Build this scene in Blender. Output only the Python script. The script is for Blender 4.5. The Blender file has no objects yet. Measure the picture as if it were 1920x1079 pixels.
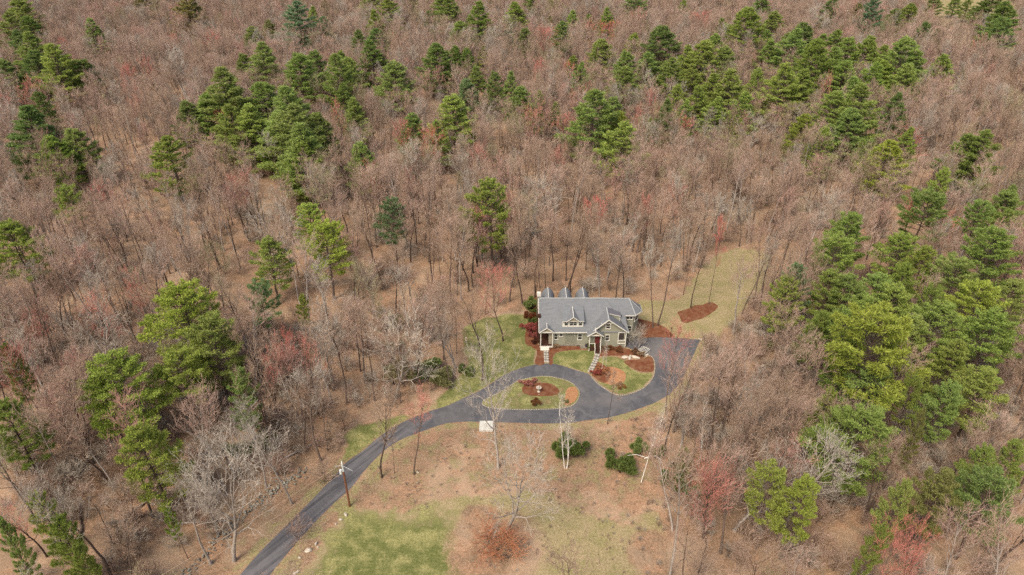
import bpy, math, random
import numpy as np
from mathutils import Vector
R = math.radians
sc = bpy.context.scene
C = sc.collection
# ------------------------------------------------------------------ camera, sky, sun
CAM_H, PITCH, F = 82.0, R(32), 1297.0
cam = bpy.data.objects.new('camera', bpy.data.cameras.new('camera'))
C.objects.link(cam)
cam.location = (0, 0, CAM_H)
cam.rotation_euler = (R(90) - PITCH, 0, 0)
cam.data.sensor_width = 36; cam.data.lens = F / 1920 * 36
cam.data.clip_end = 4000
sc.camera = cam
SUN_EL, SUN_AZ = R(52), R(215)
w = bpy.data.worlds.new('World'); sc.world = w; w.use_nodes = True
nt = w.node_tree
sky = nt.nodes.new('ShaderNodeTexSky'); sky.sky_type = 'NISHITA'; sky.sun_disc = False
sky.sun_elevation = SUN_EL; sky.sun_rotation = SUN_AZ; sky.dust_density = 4.0; sky.air_density = 1.0
bg = nt.nodes['Background']; bg.inputs['Strength'].default_value = 0.125
nt.links.new(sky.outputs[0], bg.inputs['Color'])
sl = bpy.data.lights.new('sun', 'SUN'); sl.energy = 2.3; sl.angle = R(26); sl.color = (1.0, 0.90, 0.77)
so = bpy.data.objects.new('sun', sl); C.objects.link(so)
sd_ = Vector((math.sin(SUN_AZ) * math.cos(SUN_EL), math.cos(SUN_AZ) * math.cos(SUN_EL), math.sin(SUN_EL)))
so.rotation_euler = sd_.to_track_quat('Z', 'Y').to_euler()
so.location = (0, 0, 150)
sc.view_settings.view_transform = 'Standard'; sc.view_settings.look = 'None'
sc.view_settings.exposure = 0.64; sc.view_settings.gamma = 1
cy = sc.cycles
cy.use_denoising = False; cy.filter_width = 1.5
cy.max_bounces = 3; cy.diffuse_bounces = 2; cy.glossy_bounces = 1; cy.transmission_bounces = 1
cy.transparent_max_bounces = 2; cy.caustics_reflective = False; cy.caustics_refractive = False

rng = np.random.default_rng(7)
rnd = random.Random(11)

# ------------------------------------------------------------------ helpers
def ray(px, py):
    u = (px - 960) / F; v = (539.5 - py) / F
    c, s = math.cos(PITCH), math.sin(PITCH)
    return u, c + v * s, -s + v * c
def G(px, py, z=0.0):
    u, y, q = ray(px, py); t = (z - CAM_H) / q
    return (u * t, y * t)
def project(x, y, z):
    c, s = math.cos(PITCH), math.sin(PITCH)
    dz = z - CAM_H
    d = y * c - dz * s
    return 960 + F * x / d, 539.5 - F * (y * s + dz * c) / d, d
def tag(o, label=None, cat=None, group=None, kind=None):
    if label: o['label'] = label
    if cat: o['category'] = cat
    if group: o['group'] = group
    if kind: o['kind'] = kind
    return o
def height(x, y):
    x = np.asarray(x, float); y = np.asarray(y, float)
    m = np.clip((y - 135) / 110, 0, 1) ** 1.3
    m = np.maximum(m, np.clip((np.abs(x) - 75) / 90, 0, 1) * .6)
    return m * (2.2 * np.sin(x * .021 + 1.3) * np.cos(y * .017) + 1.3 * np.sin(x * .053 + y * .031)
                + .7 * np.sin(y * .083 - x * .04 + 2))

def mat(name, build, rough=.9, spec=.1):
    m = bpy.data.materials.new(name); m.use_nodes = True
    t = m.node_tree; b = t.nodes['Principled BSDF']
    b.inputs['Roughness'].default_value = rough
    b.inputs['Specular IOR Level'].default_value = spec
    build(t, b); return m
def N(t, typ, **kw):
    n = t.nodes.new(typ)
    for k, v in kw.items():
        if k in ('operation', 'blend_type', 'data_type', 'attribute_name', 'feature', 'wave_type', 'bands_direction', 'noise_dimensions', 'attribute_type'):
            setattr(n, k, v)
        else: n.inputs[k].default_value = v
    return n
def mixc(t, fac, a, b, mode='MIX'):
    n = t.nodes.new('ShaderNodeMix'); n.data_type = 'RGBA'; n.blend_type = mode
    for i, v in ((0, fac), (6, a), (7, b)):
        if hasattr(v, 'is_output') or isinstance(v, bpy.types.NodeSocket): t.links.new(v, n.inputs[i])
        else: n.inputs[i].default_value = v if i == 0 else (*v, 1)
    return n.outputs[2]
def ramp(t, fac, stops):
    n = t.nodes.new('ShaderNodeValToRGB'); e = n.color_ramp.elements
    while len(e) < len(stops): e.new(.5)
    for k, (p, c) in enumerate(stops): e[k].position = p; e[k].color = (*c, 1)
    t.links.new(fac, n.inputs[0]); return n.outputs[0]
def noise(t, scale, detail=3, rough=.6, vec=None, dist=0):
    n = N(t, 'ShaderNodeTexNoise', Scale=scale, Detail=detail, Roughness=rough, Distortion=dist)
    if vec is not None: t.links.new(vec, n.inputs['Vector'])
    return n.outputs[0]
def objco(t): return t.nodes.new('ShaderNodeTexCoord').outputs['Object']
def geopos(t): return t.nodes.new('ShaderNodeNewGeometry').outputs['Position']
def mth(t, op, a, b=None, clamp=False):
    n = t.nodes.new('ShaderNodeMath'); n.operation = op; n.use_clamp = clamp
    for i, v in ((0, a), (1, b)):
        if v is None: continue
        if isinstance(v, bpy.types.NodeSocket): t.links.new(v, n.inputs[i])
        else: n.inputs[i].default_value = v
    return n.outputs[0]
def simple(name, col, var=.25, scale=3, rough=.85, spec=.15):
    def b(t, p):
        f = noise(t, scale, 4, .65, objco(t))
        c = ramp(t, f, [(.3, tuple(x * (1 - var) for x in col)), (.7, tuple(min(1, x * (1 + var)) for x in col))])
        t.links.new(c, p.inputs['Base Color'])
    return mat(name, b, rough, spec)

# ---- ground material: leaf litter with lawn / dry grass weights held in vertex attributes
def ground_build(t, p):
    P = geopos(t)
    big = noise(t, .035, 3, .6, P); mid = noise(t, .35, 4, .65, P); fine = noise(t, 3.2, 3, .7, P); vf = noise(t, 11, 2, .6, P)
    s1 = mth(t, 'ADD', mth(t, 'MULTIPLY', fine, .55), mth(t, 'MULTIPLY', vf, .45))
    leaf = ramp(t, s1, [(.30, (.17, .09, .05)), (.45, (.31, .18, .105)), (.56, (.42, .26, .16)), (.72, (.58, .41, .28))])
    leaf2 = ramp(t, s1, [(.30, (.10, .065, .038)), (.5, (.235, .155, .095)), (.72, (.42, .31, .20))])
    leafc = mixc(t, ramp(t, mid, [(.42, (0, 0, 0)), (.62, (1, 1, 1))]), leaf, leaf2)
    drift = noise(t, .13, 4, .6, P, .6); soil = noise(t, .9, 3, .65, P, .8)
    leafc = mixc(t, mth(t, 'MULTIPLY', ramp(t, soil, [(.50, (0, 0, 0)), (.64, (1, 1, 1))]), .55), leafc, (.17, .115, .07))
    leafc = mixc(t, mth(t, 'MULTIPLY', ramp(t, drift, [(.48, (0, 0, 0)), (.62, (1, 1, 1))]), .45), leafc, (.47, .35, .235))
    leafc = mixc(t, mth(t, 'MULTIPLY', ramp(t, big, [(.45, (0, 0, 0)), (.6, (1, 1, 1))]), .5), leafc, leaf2)
    green = ramp(t, s1, [(.32, (.07, .085, .02)), (.48, (.125, .138, .042)), (.6, (.19, .19, .07)), (.72, (.36, .32, .15))])
    green2 = ramp(t, s1, [(.32, (.12, .11, .035)), (.5, (.27, .25, .095)), (.7, (.47, .42, .21))])
    greenc = mixc(t, ramp(t, mid, [(.44, (0, 0, 0)), (.62, (1, 1, 1))]), green, green2)
    dry = ramp(t, s1, [(.32, (.19, .14, .065)), (.5, (.32, .25, .135)), (.7, (.48, .39, .23))])
    dry2 = ramp(t, s1, [(.32, (.13, .115, .045)), (.5, (.26, .22, .10)), (.7, (.42, .36, .19))])
    dryc = mixc(t, ramp(t, mid, [(.42, (0, 0, 0)), (.6, (1, 1, 1))]), dry, dry2)
    mix_n = mth(t, 'ADD', mth(t, 'MULTIPLY', mid, .7), mth(t, 'MULTIPLY', fine, .3))
    def wmask(attr):
        a = N(t, 'ShaderNodeAttribute', attribute_name=attr).outputs['Fac']
        x = mth(t, 'ADD', a, mth(t, 'MULTIPLY', mth(t, 'SUBTRACT', mix_n, .5), 1.6))
        return mth(t, 'MULTIPLY', mth(t, 'SUBTRACT', x, .38), 4.2, True)
    c = mixc(t, wmask('w_dry'), leafc, dryc)
    c = mixc(t, wmask('w_green'), c, greenc)
    c = mixc(t, wmask('w_leaf'), c, leafc)
    t.links.new(c, p.inputs['Base Color'])
    bmp = N(t, 'ShaderNodeBump', Strength=.5, Distance=.25); t.links.new(s1, bmp.inputs['Height'])
    t.links.new(bmp.outputs[0], p.inputs['Normal'])
M_ground = mat('forest_floor', ground_build, .95, .05)

def asphalt_build(t, p):
    P = geopos(t)
    f = noise(t, 6, 4, .7, P); m = noise(t, .45, 4, .6, P, 1.5); l = noise(t, .12, 3, .5, P)
    c = ramp(t, m, [(.35, (.072, .073, .076)), (.5, (.10, .10, .102)), (.68, (.155, .152, .15))])
    c = mixc(t, .35, c, ramp(t, f, [(.3, (.03, .03, .033)), (.7, (.16, .15, .155))]))
    c = mixc(t, ramp(t, l, [(.45, (0, 0, 0)), (.65, (.5, .5, .5))]), c, (.19, .172, .155))
    # long wheel-worn streaks that follow the straight lower stretch
    sx = t.nodes.new('ShaderNodeSeparateXYZ'); t.links.new(P, sx.inputs[0])
    un = mth(t, 'SUBTRACT', mth(t, 'MULTIPLY', sx.outputs[0], .79), mth(t, 'MULTIPLY', sx.outputs[1], .61))
    al = mth(t, 'ADD', mth(t, 'MULTIPLY', sx.outputs[0], .61), mth(t, 'MULTIPLY', sx.outputs[1], .79))
    cb = t.nodes.new('ShaderNodeCombineXYZ'); t.links.new(mth(t, 'MULTIPLY', un, 1.5), cb.inputs[0]); t.links.new(mth(t, 'MULTIPLY', al, .06), cb.inputs[1])
    stk = ramp(t, noise(t, 1.0, 3, .6, cb.outputs[0]), [(.38, (.055, .052, .055)), (.62, (.17, .16, .16))])
    low = mth(t, 'MULTIPLY', mth(t, 'SUBTRACT', -14.0, sx.outputs[0]), .2, True)
    c = mixc(t, mth(t, 'MULTIPLY', low, .6), c, stk)
    t.links.new(c, p.inputs['Base Color'])
M_asphalt = mat('asphalt', asphalt_build, .85, .25)
def mulch_build(t, p):
    P = geopos(t); f = noise(t, 7, 4, .7, P); m = noise(t, .9, 3, .6, P)
    c = ramp(t, f, [(.3, (.06, .02, .011)), (.5, (.15, .052, .026)), (.7, (.27, .12, .065))])
    c = mixc(t, ramp(t, m, [(.42, (0, 0, 0)), (.65, (.7, .7, .7))]), c, (.22, .12, .065))
    t.links.new(c, p.inputs['Base Color'])
M_mulch = mat('bark_mulch', mulch_build, .95, .05)
def orange_mulch(t, p):
    P = geopos(t); f = noise(t, 6, 4, .7, P)
    c = ramp(t, f, [(.3, (.20, .075, .03)), (.5, (.36, .17, .08)), (.7, (.55, .36, .2))])
    t.links.new(c, p.inputs['Base Color'])
M_omulch = mat('leaf_covered_mulch', orange_mulch, .95, .05)
M_stonepath = simple('flagstone', (.36, .33, .27), .3, 1.8)
M_kerb = simple('granite_kerb', (.32, .28, .21), .3, 2.5)
M_stone = simple('field_stone', (.235, .22, .175), .5, 1.5)
M_pale = simple('pale_stone', (.50, .44, .35), .2, 2)
M_concrete = simple('pale_concrete', (.56, .54, .47), .2, 2)
M_white = simple('white_paint', (.64, .61, .52), .06, 2, .6)
M_brown = simple('dark_stained_wood', (.055, .024, .016), .3, 4)
M_red = simple('red_door_paint', (.15, .035, .03), .15, 4)
M_black = simple('black_metal', (.03, .03, .03), .2, 4, .5, .4)
M_greymetal = simple('pale_metal', (.62, .64, .60), .1, 4, .45, .5)
M_polewood = simple('pole_wood', (.20, .085, .045), .35, 2.5)
M_wire = simple('cable', (.50, .36, .24), .1, 1)
M_darkglass = simple('window_glass', (.035, .038, .04), .5, 2, .12, .6)
M_screen = simple('dark_screen', (.05, .04, .035), .4, 2)
M_panel = simple('dark_membrane', (.13, .125, .135), .1, 3)

def siding_build(col):
    def b(t, p):
        P = geopos(t)
        sx = t.nodes.new('ShaderNodeSeparateXYZ'); t.links.new(P, sx.inputs[0])
        saw = mth(t, 'FRACT', mth(t, 'MULTIPLY', sx.outputs[2], 5.5))
        f = noise(t, 2.5, 4, .7, P)
        c = ramp(t, f, [(.3, tuple(x * .92 for x in col)), (.7, tuple(x * 1.06 for x in col))])
        c = mixc(t, ramp(t, saw, [(0, (.5, .5, .5)), (.12, (0, 0, 0))]), c, tuple(x * .72 for x in col))
        t.links.new(c, p.inputs['Base Color'])
    return b
M_siding = mat('sage_shingle_siding', siding_build((.29, .285, .21)), .85, .1)
M_siding2 = mat('beige_gable_shingles', siding_build((.31, .27, .20)), .85, .1)
def roof_build(t, p):
    uv = N(t, 'ShaderNodeAttribute', attribute_name='UVMap').outputs['Vector']
    br = N(t, 'ShaderNodeTexBrick', Scale=1.0, **{'Mortar Size': .012, 'Brick Width': .9, 'Row Height': .28, 'Bias': 0.0})
    br.inputs['Color1'].default_value = (.125, .135, .14, 1); br.inputs['Color2'].default_value = (.19, .20, .20, 1)
    br.inputs['Mortar'].default_value = (.14, .15, .16, 1)
    t.links.new(uv, br.inputs['Vector'])
    f = noise(t, 3.5, 5, .75, uv); m = noise(t, .5, 3, .6, uv)
    c = mixc(t, .55, br.outputs['Color'], ramp(t, f, [(.3, (.10, .11, .118)), (.5, (.14, .147, .148)), (.7, (.24, .245, .24))]))
    c = mixc(t, mth(t, 'MULTIPLY', m, .3), c, (.24, .23, .24))
    t.links.new(c, p.inputs['Base Color'])
M_roof = mat('grey_asphalt_shingles', roof_build, .9, .15)

M_roofcap = simple('pale_ridge_shingle', (.36, .36, .34), .2, 3)
def twig_mat(name, a, b_):
    def b(t, p):
        oi = t.nodes.new('ShaderNodeObjectInfo')
        c = mixc(t, oi.outputs['Random'], a, b_)
        f = noise(t, .6, 2, .5, objco(t))
        v = mth(t, 'ADD', .84, mth(t, 'MULTIPLY', f, .5))
        hs = t.nodes.new('ShaderNodeHueSaturation'); t.links.new(c, hs.inputs['Color']); t.links.new(v, hs.inputs['Value'])
        t.links.new(hs.outputs[0], p.inputs['Base Color'])
    return mat(name, b, .9, .05)
TW = {
 'brown': twig_mat('brown_twigs', (.31, .215, .15), (.42, .305, .22)),
 'pink':  twig_mat('pinkish_twigs', (.40, .268, .20), (.47, .335, .255)),
 'grey':  twig_mat('grey_twigs', (.34, .285, .225), (.47, .41, .33)),
 'olive': twig_mat('olive_twigs', (.30, .255, .14), (.37, .32, .19)),
 'red':   twig_mat('red_buds', (.50, .15, .115), (.54, .24, .18)),
 'rose':  twig_mat('rosy_twigs', (.44, .245, .19), (.48, .30, .235)),
 'pale':  twig_mat('pale_twigs', (.42, .36, .29), (.50, .44, .36)),
 'russet':twig_mat('russet_twigs', (.42, .17, .085), (.46, .24, .13)),
}
BK = {
 'dark': twig_mat('dark_bark', (.075, .052, .040), (.15, .11, .085)),
 'grey': twig_mat('grey_bark', (.26, .22, .18), (.38, .33, .28)),
 'white': twig_mat('white_birch_bark', (.66, .62, .55), (.74, .70, .63)),
}
def needle_build(t, p):
    oi = t.nodes.new('ShaderNodeObjectInfo')
    g = t.nodes.new('ShaderNodeNewGeometry')
    f = noise(t, .75, 3, .6, objco(t))
    v = mth(t, 'ADD', .55, mth(t, 'MULTIPLY', g.outputs['Random Per Island'], .55))
    v = mth(t, 'ADD', v, mth(t, 'MULTIPLY', f, .5))
    hs = t.nodes.new('ShaderNodeHueSaturation')
    t.links.new(oi.outputs['Color'], hs.inputs['Color']); t.links.new(v, hs.inputs['Value'])
    hue = mth(t, 'ADD', .485, mth(t, 'MULTIPLY', f, .03)); t.links.new(hue, hs.inputs['Hue'])
    t.links.new(hs.outputs[0], p.inputs['Base Color'])
    # needles let a little light through
    tr = t.nodes.new('ShaderNodeBsdfTranslucent'); t.links.new(hs.outputs[0], tr.inputs['Color'])
    mx = t.nodes.new('ShaderNodeMixShader'); mx.inputs[0].default_value = .35
    out = [n for n in t.nodes if n.type == 'OUTPUT_MATERIAL'][0]
    t.links.new(p.outputs[0], mx.inputs[1]); t.links.new(tr.outputs[0], mx.inputs[2]); t.links.new(mx.outputs[0], out.inputs[0])
M_needle = mat('pine_needles', needle_build, .7, .2)

# ------------------------------------------------------------------ mesh helpers
def np_mesh(name, V, quads=None, tris=None, mats=(), smooth=False):
    me = bpy.data.meshes.new(name)
    V = np.asarray(V, np.float32)
    parts = []; tot = []
    if quads is not None and len(quads): parts.append(np.asarray(quads, np.int32).ravel()); tot.append(np.full(len(quads), 4, np.int32))
    if tris is not None and len(tris): parts.append(np.asarray(tris, np.int32).ravel()); tot.append(np.full(len(tris), 3, np.int32))
    L = np.concatenate(parts); T = np.concatenate(tot)
    me.vertices.add(len(V)); me.vertices.foreach_set('co', V.ravel())
    me.loops.add(len(L)); me.loops.foreach_set('vertex_index', L)
    me.polygons.add(len(T)); me.polygons.foreach_set('loop_start', np.concatenate([[0], np.cumsum(T)[:-1]]).astype(np.int32))
    me.update(calc_edges=True)
    for m in mats: me.materials.append(m)
    if smooth: me.polygons.foreach_set('use_smooth', np.ones(len(T), bool))
    return me
def mobj(name, me, parent=None, loc=None):
    o = bpy.data.objects.new(name, me); C.objects.link(o)
    if parent: o.parent = parent
    if loc is not None: o.location = loc
    return o
def tubes(segs, n):
    S = np.asarray(segs, float)           # p0(3) p1(3) r0 r1
    p0, p1, r0, r1 = S[:, :3], S[:, 3:6], S[:, 6], S[:, 7]
    d = p1 - p0; d /= np.linalg.norm(d, axis=1, keepdims=True) + 1e-9
    up = np.where(np.abs(d[:, 2:3]) > .9, [[1., 0, 0]], [[0, 0, 1.]])
    a = np.cross(d, up); a /= np.linalg.norm(a, axis=1, keepdims=True) + 1e-9
    b = np.cross(d, a)
    ang = np.arange(n) * 2 * np.pi / n
    ring = a[:, None, :] * np.cos(ang)[None, :, None] + b[:, None, :] * np.sin(ang)[None, :, None]
    V = np.concatenate([p0[:, None] + ring * r0[:, None, None], p1[:, None] + ring * r1[:, None, None]], 1)
    m = len(S); base = (np.arange(m) * 2 * n)[:, None]
    i = np.arange(n); j = (i + 1) % n
    Q = np.stack([base + i, base + j, base + n + j, base + n + i], -1).reshape(-1, 4)
    return V.reshape(-1, 3), Q
def join(parts):
    Vs, Qs, o = [], [], 0
    for V, Q in parts:
        Vs.append(V); Qs.append(np.asarray(Q) + o); o += len(V)
    return np.concatenate(Vs), np.concatenate(Qs)
def blades(P, D, ln, wd, g):
    """leaf-like quads at P pointing along D"""
    n = len(P)
    D = D / (np.linalg.norm(D, axis=1, keepdims=True) + 1e-9)
    rv = g.normal(size=(n, 3)); s = np.cross(D, rv); s /= np.linalg.norm(s, axis=1, keepdims=True) + 1e-9
    ln = np.broadcast_to(ln, (n,))[:, None]; wd = np.broadcast_to(wd, (n,))[:, None]
    V = np.stack([P, P + D * ln * .5 + s * wd, P + D * ln, P + D * ln * .5 - s * wd], 1).reshape(-1, 3)
    Q = (np.arange(n) * 4)[:, None] + np.arange(4)
    return V, Q

# ------------------------------------------------------------------ bare tree generator
def bare_tree(seed, H=18, cb=.42, spread=.24, lean=.02, nl=15, up=.75, r=.19, sub=(5, 5, 4), stems=1, twigr=.012, droop=0., wob=.05):
    g = random.Random(seed)
    lim, tw = [], []
    def nrm(v):
        l = math.sqrt(v[0]**2 + v[1]**2 + v[2]**2) + 1e-9; return (v[0]/l, v[1]/l, v[2]/l)
    def branch(p, d, L, r0, lev, store, ns):
        pts = [p]; r_ = r0; seg = L / ns
        for k in range(ns):
            j = .16 if lev else wob
            d = nrm((d[0] + g.gauss(0, j), d[1] + g.gauss(0, j), d[2] + g.gauss(0, j) + ((.10 if lev == 1 else .26) * up if lev else .02) - droop * (lev > 1)))
            q = (p[0] + d[0]*seg, p[1] + d[1]*seg, p[2] + d[2]*seg)
            r1 = r0 * (1 - .82 * (k + 1) / ns) if lev < 3 else r0 * (1 - .5 * (k + 1) / ns)
            store.append((*p, *q, max(r_, twigr), max(r1, twigr)))
            p, r_ = q, r1; pts.append((q, d, r1))
        return pts[1:]
    def side(d, ang, roll):
        up_ = (1, 0, 0) if abs(d[2]) > .9 else (0, 0, 1)
        a = nrm((d[1]*up_[2]-d[2]*up_[1], d[2]*up_[0]-d[0]*up_[2], d[0]*up_[1]-d[1]*up_[0]))
        b = (d[1]*a[2]-d[2]*a[1], d[2]*a[0]-d[0]*a[2], d[0]*a[1]-d[1]*a[0])
        c, s = math.cos(ang), math.sin(ang); cr, sr = math.cos(roll), math.sin(roll)
        return nrm(tuple(d[i]*c + (a[i]*cr + b[i]*sr)*s for i in range(3)))
    def at(pts, f):
        k = min(int(f * len(pts)), len(pts) - 1); return pts[k]
    for s in range(stems):
        a0 = g.uniform(0, 6.28)
        ln = lean if stems == 1 else g.uniform(.1, .22)
        d0 = nrm((ln * math.cos(a0), ln * math.sin(a0), 1))
        rr = r * (1 if stems == 1 else .75); hh = H * (1 if s == 0 else g.uniform(.75, .95))
        tr = branch((.15 * math.cos(a0) * (stems > 1), .15 * math.sin(a0) * (stems > 1), -.3), d0, hh, rr, 0, lim, 12)
        lim[-12] = (*lim[-12][:6], rr * 1.35, lim[-12][7])
        n1 = nl if stems == 1 else max(6, nl // stems + 2)
        roll = g.uniform(0, 6.28)
        for i in range(n1):
            f = cb + (1 - cb) * (i + g.random() * .7) / n1
            q, d, rq = at(tr, min(f, .985)); roll += 2.4 + g.uniform(-.5, .5)
            t = (f - cb) / (1 - cb)
            L = hh * spread * (math.sin(math.pi * min(1, .28 + .62 * t)) ** .7) * g.uniform(.75, 1.2) * 1.35
            ang = (1.15 - .55 * t) * (1.25 - .55 * up) * g.uniform(.8, 1.15)
            l1 = branch(q, side(d, ang, roll), L, max(rq * .55, .035), 1, lim, 5)
            for j in range(sub[0]):
                f2 = .25 + .75 * (j + g.random() * .6) / sub[0]
                q2, d2, r2 = at(l1, f2)
                l2 = branch(q2, side(d2, g.uniform(.4, .95), g.uniform(0, 6.28)), L * .5 * g.uniform(.6, 1.1) * (1.15 - .45 * f2), max(r2 * .65, .03), 2, tw, 3)
                for k in range(sub[1]):
                    q3, d3, r3 = at(l2, .15 + .85 * (k + g.random()) / sub[1])
                    l3 = branch(q3, side(d3, g.uniform(.35, .9), g.uniform(0, 6.28)), max(.5, L * .24) * g.uniform(.6, 1.15), max(r3 * .6, twigr * 1.5), 3, tw, 2)
                    for m in range(sub[2]):
                        q4, d4, r4 = at(l3, g.random())
                        branch(q4, side(d4, g.uniform(.3, .9), g.uniform(0, 6.28)), g.uniform(.3, .75), twigr, 4, tw, 1)
    V, Q = tubes(lim, 5); V2, Q2 = tubes(tw, 3)
    return (V, Q), (V2, Q2)

STYLES = {}   # name -> list of (trunk geometry, crown geometry)
def mk(style, seeds, **kw): STYLES[style] = [bare_tree(s, **kw) for s in seeds]
mk('tall', (1, 2, 3, 4), H=19, cb=.50, spread=.175, nl=15, up=.95, r=.21, sub=(4, 4, 4))
mk('round', (5, 6, 7), H=17, cb=.36, spread=.26, nl=17, up=.85, r=.22, sub=(5, 4, 4), wob=.07)
mk('pole', (8, 9, 10), H=15, cb=.48, spread=.14, nl=11, up=.95, r=.115, sub=(4, 4, 3))
mk('spreading', (11, 12), H=16, cb=.24, spread=.34, nl=16, up=.5, r=.36, sub=(5, 5, 4), twigr=.016, wob=.09)
mk('vase', (13, 14), H=17, cb=.40, spread=.21, nl=16, up=.95, r=.22, sub=(4, 4, 4), stems=3)
mk('birch', (15, 16, 17), H=14, cb=.35, spread=.15, nl=14, up=.9, r=.13, sub=(4, 3, 3), stems=1, wob=.07)
mk('birchclump', (18,), H=13, cb=.38, spread=.15, nl=15, up=.9, r=.15, sub=(4, 3, 3), stems=3)
mk('brush', (19, 20, 21), H=3.2, cb=.08, spread=.42, nl=10, up=.6, r=.035, sub=(4, 3, 2), stems=3, twigr=.010)
_tm = {}
W0 = {k: float(np.mean([2 * np.percentile(np.hypot(v[1][0][:, 0], v[1][0][:, 1]), 97) for v in L])) for k, L in STYLES.items()}
H0 = dict(tall=19, round=17, pole=14, spreading=16, vase=17, birch=14, birchclump=13, brush=3.2)
def tree_meshes(style, k, bark, tw):
    key = (style, k, bark, tw)
    if key not in _tm:
        (V, Q), (V2, Q2) = STYLES[style][k]
        _tm[key] = (np_mesh(style + '_trunk_mesh', V, Q, mats=[BK[bark]], smooth=True), np_mesh(style + '_crown_mesh', V2, Q2, mats=[TW[tw]]))
    return _tm[key]
def place_tree(name, style, k, bark, tw, x, y, s=1, sz=None, rz=None, tilt=(0, 0)):
    e = bpy.data.objects.new(name, None); C.objects.link(e); e.empty_display_size = .5
    e.location = (x, y, float(height(x, y)) - .05); e.rotation_euler = (tilt[0], tilt[1], rnd.uniform(0, 6.28) if rz is None else rz)
    e.scale = (s, s, sz or s)
    a, b = tree_meshes(style, k, bark, tw)
    t = mobj('trunk', a, e); c = mobj('crown', b, e)
    return e, t, c

# ------------------------------------------------------------------ pine generator (white pine: whorls of level limbs tipped with needle tufts)
def pine(seed, H=20., Rw=5., cb=.3, dens=1., ragged=.3, peak=.9):
    g = np.random.default_rng(seed)
    lim = []; P = []; D = []; S = []
    nseg = 10; pts = [np.array([0, 0, -.3])]
    for k in range(nseg): pts.append(pts[-1] + np.array([g.normal(0, .07), g.normal(0, .07), (H + .3) / nseg]))
    pts = np.array(pts)
    for k in range(nseg): lim.append((*pts[k], *pts[k+1], .28 * (1 - k / nseg) + .03, .28 * (1 - (k+1) / nseg) + .03))
    def tp(z):
        f = np.clip((z + .3) / (H + .3) * nseg, 0, nseg - 1e-3); k = int(f); return pts[k] + (pts[k+1] - pts[k]) * (f - k)
    z = H * cb; roll = 0
    while z < H * .985:
        t = (z / H - cb) / (1 - cb)
        prof = min(1, .55 + t * 2.2) * (1 - t ** 1.6) ** peak + .10
        nb = int(g.integers(4, 7))
        roll += g.uniform(.3, 1.2)
        for b in range(nb):
            if g.random() < ragged * .35: continue
            a = roll + b * 2 * np.pi / nb + g.normal(0, .2)
            L = Rw * prof * g.uniform(1 - ragged, 1 + ragged * .6)
            el = .05 + .75 * t + g.normal(0, .08)
            d = np.array([np.cos(a) * np.cos(el), np.sin(a) * np.cos(el), np.sin(el)])
            p = tp(z + g.normal(0, .15)); q = p; n = 4
            bp = [p]
            for k in range(n):
                dd = d + np.array([0, 0, -.10 + .10 * k]); dd /= np.linalg.norm(dd)
                q = bp[-1] + dd * L / n; lim.append((*bp[-1], *q, .065 * (1 - k / n) + .012, .065 * (1 - (k+1) / n) + .012)); bp.append(q)
            bp = np.array(bp)
            side = np.array([-np.sin(a), np.cos(a), 0])
            m = int(max(7, L * 9.0 * dens))
            for k in range(m):
                f = (.28 + .72 * np.sqrt((k + g.random()) / m)) * n; f = min(f, n - 1e-3); i = int(f)
                c = bp[i] + (bp[i+1] - bp[i]) * (f - i)
                wdt = L * .30 * (1.15 - (f / n)) + .18
                off = g.uniform(-1, 1) * wdt
                c = c + side * off + d * abs(off) * .45 + np.array([0, 0, g.normal(.03, .07)])
                P.append(c); D.append(d * .55 + side * np.sign(off) * .35 + np.array([0, 0, .5])); S.append(g.uniform(.75, 1.2))
        z += g.uniform(.75, 1.15) * (1 - .4 * t)
    for k in range(10): P.append(pts[-1] + g.normal(0, .15, 3) - [0, 0, .06 * k]); D.append(np.array([0, 0, 1.])); S.append(.9)
    P = np.array(P); D = np.array(D); S = np.array(S)
    K = 9
    PP = np.repeat(P, K, 0); DD = np.repeat(D, K, 0) * .8 + g.normal(size=(len(P) * K, 3)) * .62
    SS = np.repeat(S, K)
    crown = blades(PP + g.normal(size=PP.shape) * .06, DD, SS * g.uniform(.36, .62, len(SS)), .055 * SS, g)
    return tubes(lim, 5), crown
PINES = []
for s, kw in ((31, dict(cb=.16, Rw=5.0, ragged=.28)), (32, dict(cb=.2, Rw=4.8, ragged=.35)), (33, dict(cb=.32, Rw=5.0, ragged=.4, peak=.7)),
              (34, dict(cb=.36, Rw=5.2, ragged=.5, peak=.6)), (35, dict(cb=.46, Rw=5.0, ragged=.45, peak=.55)), (36, dict(cb=.10, Rw=4.2, ragged=.22, peak=1.1)),
              (37, dict(cb=.26, Rw=5.2, ragged=.45, peak=.75)),
              (38, dict(cb=.14, Rw=4.6, ragged=.4, peak=1.25)), (39, dict(cb=.2, Rw=4.6, ragged=.45, peak=1.1))):
    (V, Q), (V2, Q2) = pine(s, **kw)
    # normalise the crown radius to 5 m so widths read from the photo carry over
    rad = np.percentile(np.hypot(V2[:, 0], V2[:, 1]), 98)
    for A in (V, V2): A[:, :2] *= 5.0 / rad
    PINES.append((np_mesh('pine_trunk_mesh', V, Q, mats=[BK['dark']], smooth=True), np_mesh('pine_crown_mesh', V2, Q2, mats=[M_needle]), kw['cb']))
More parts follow.
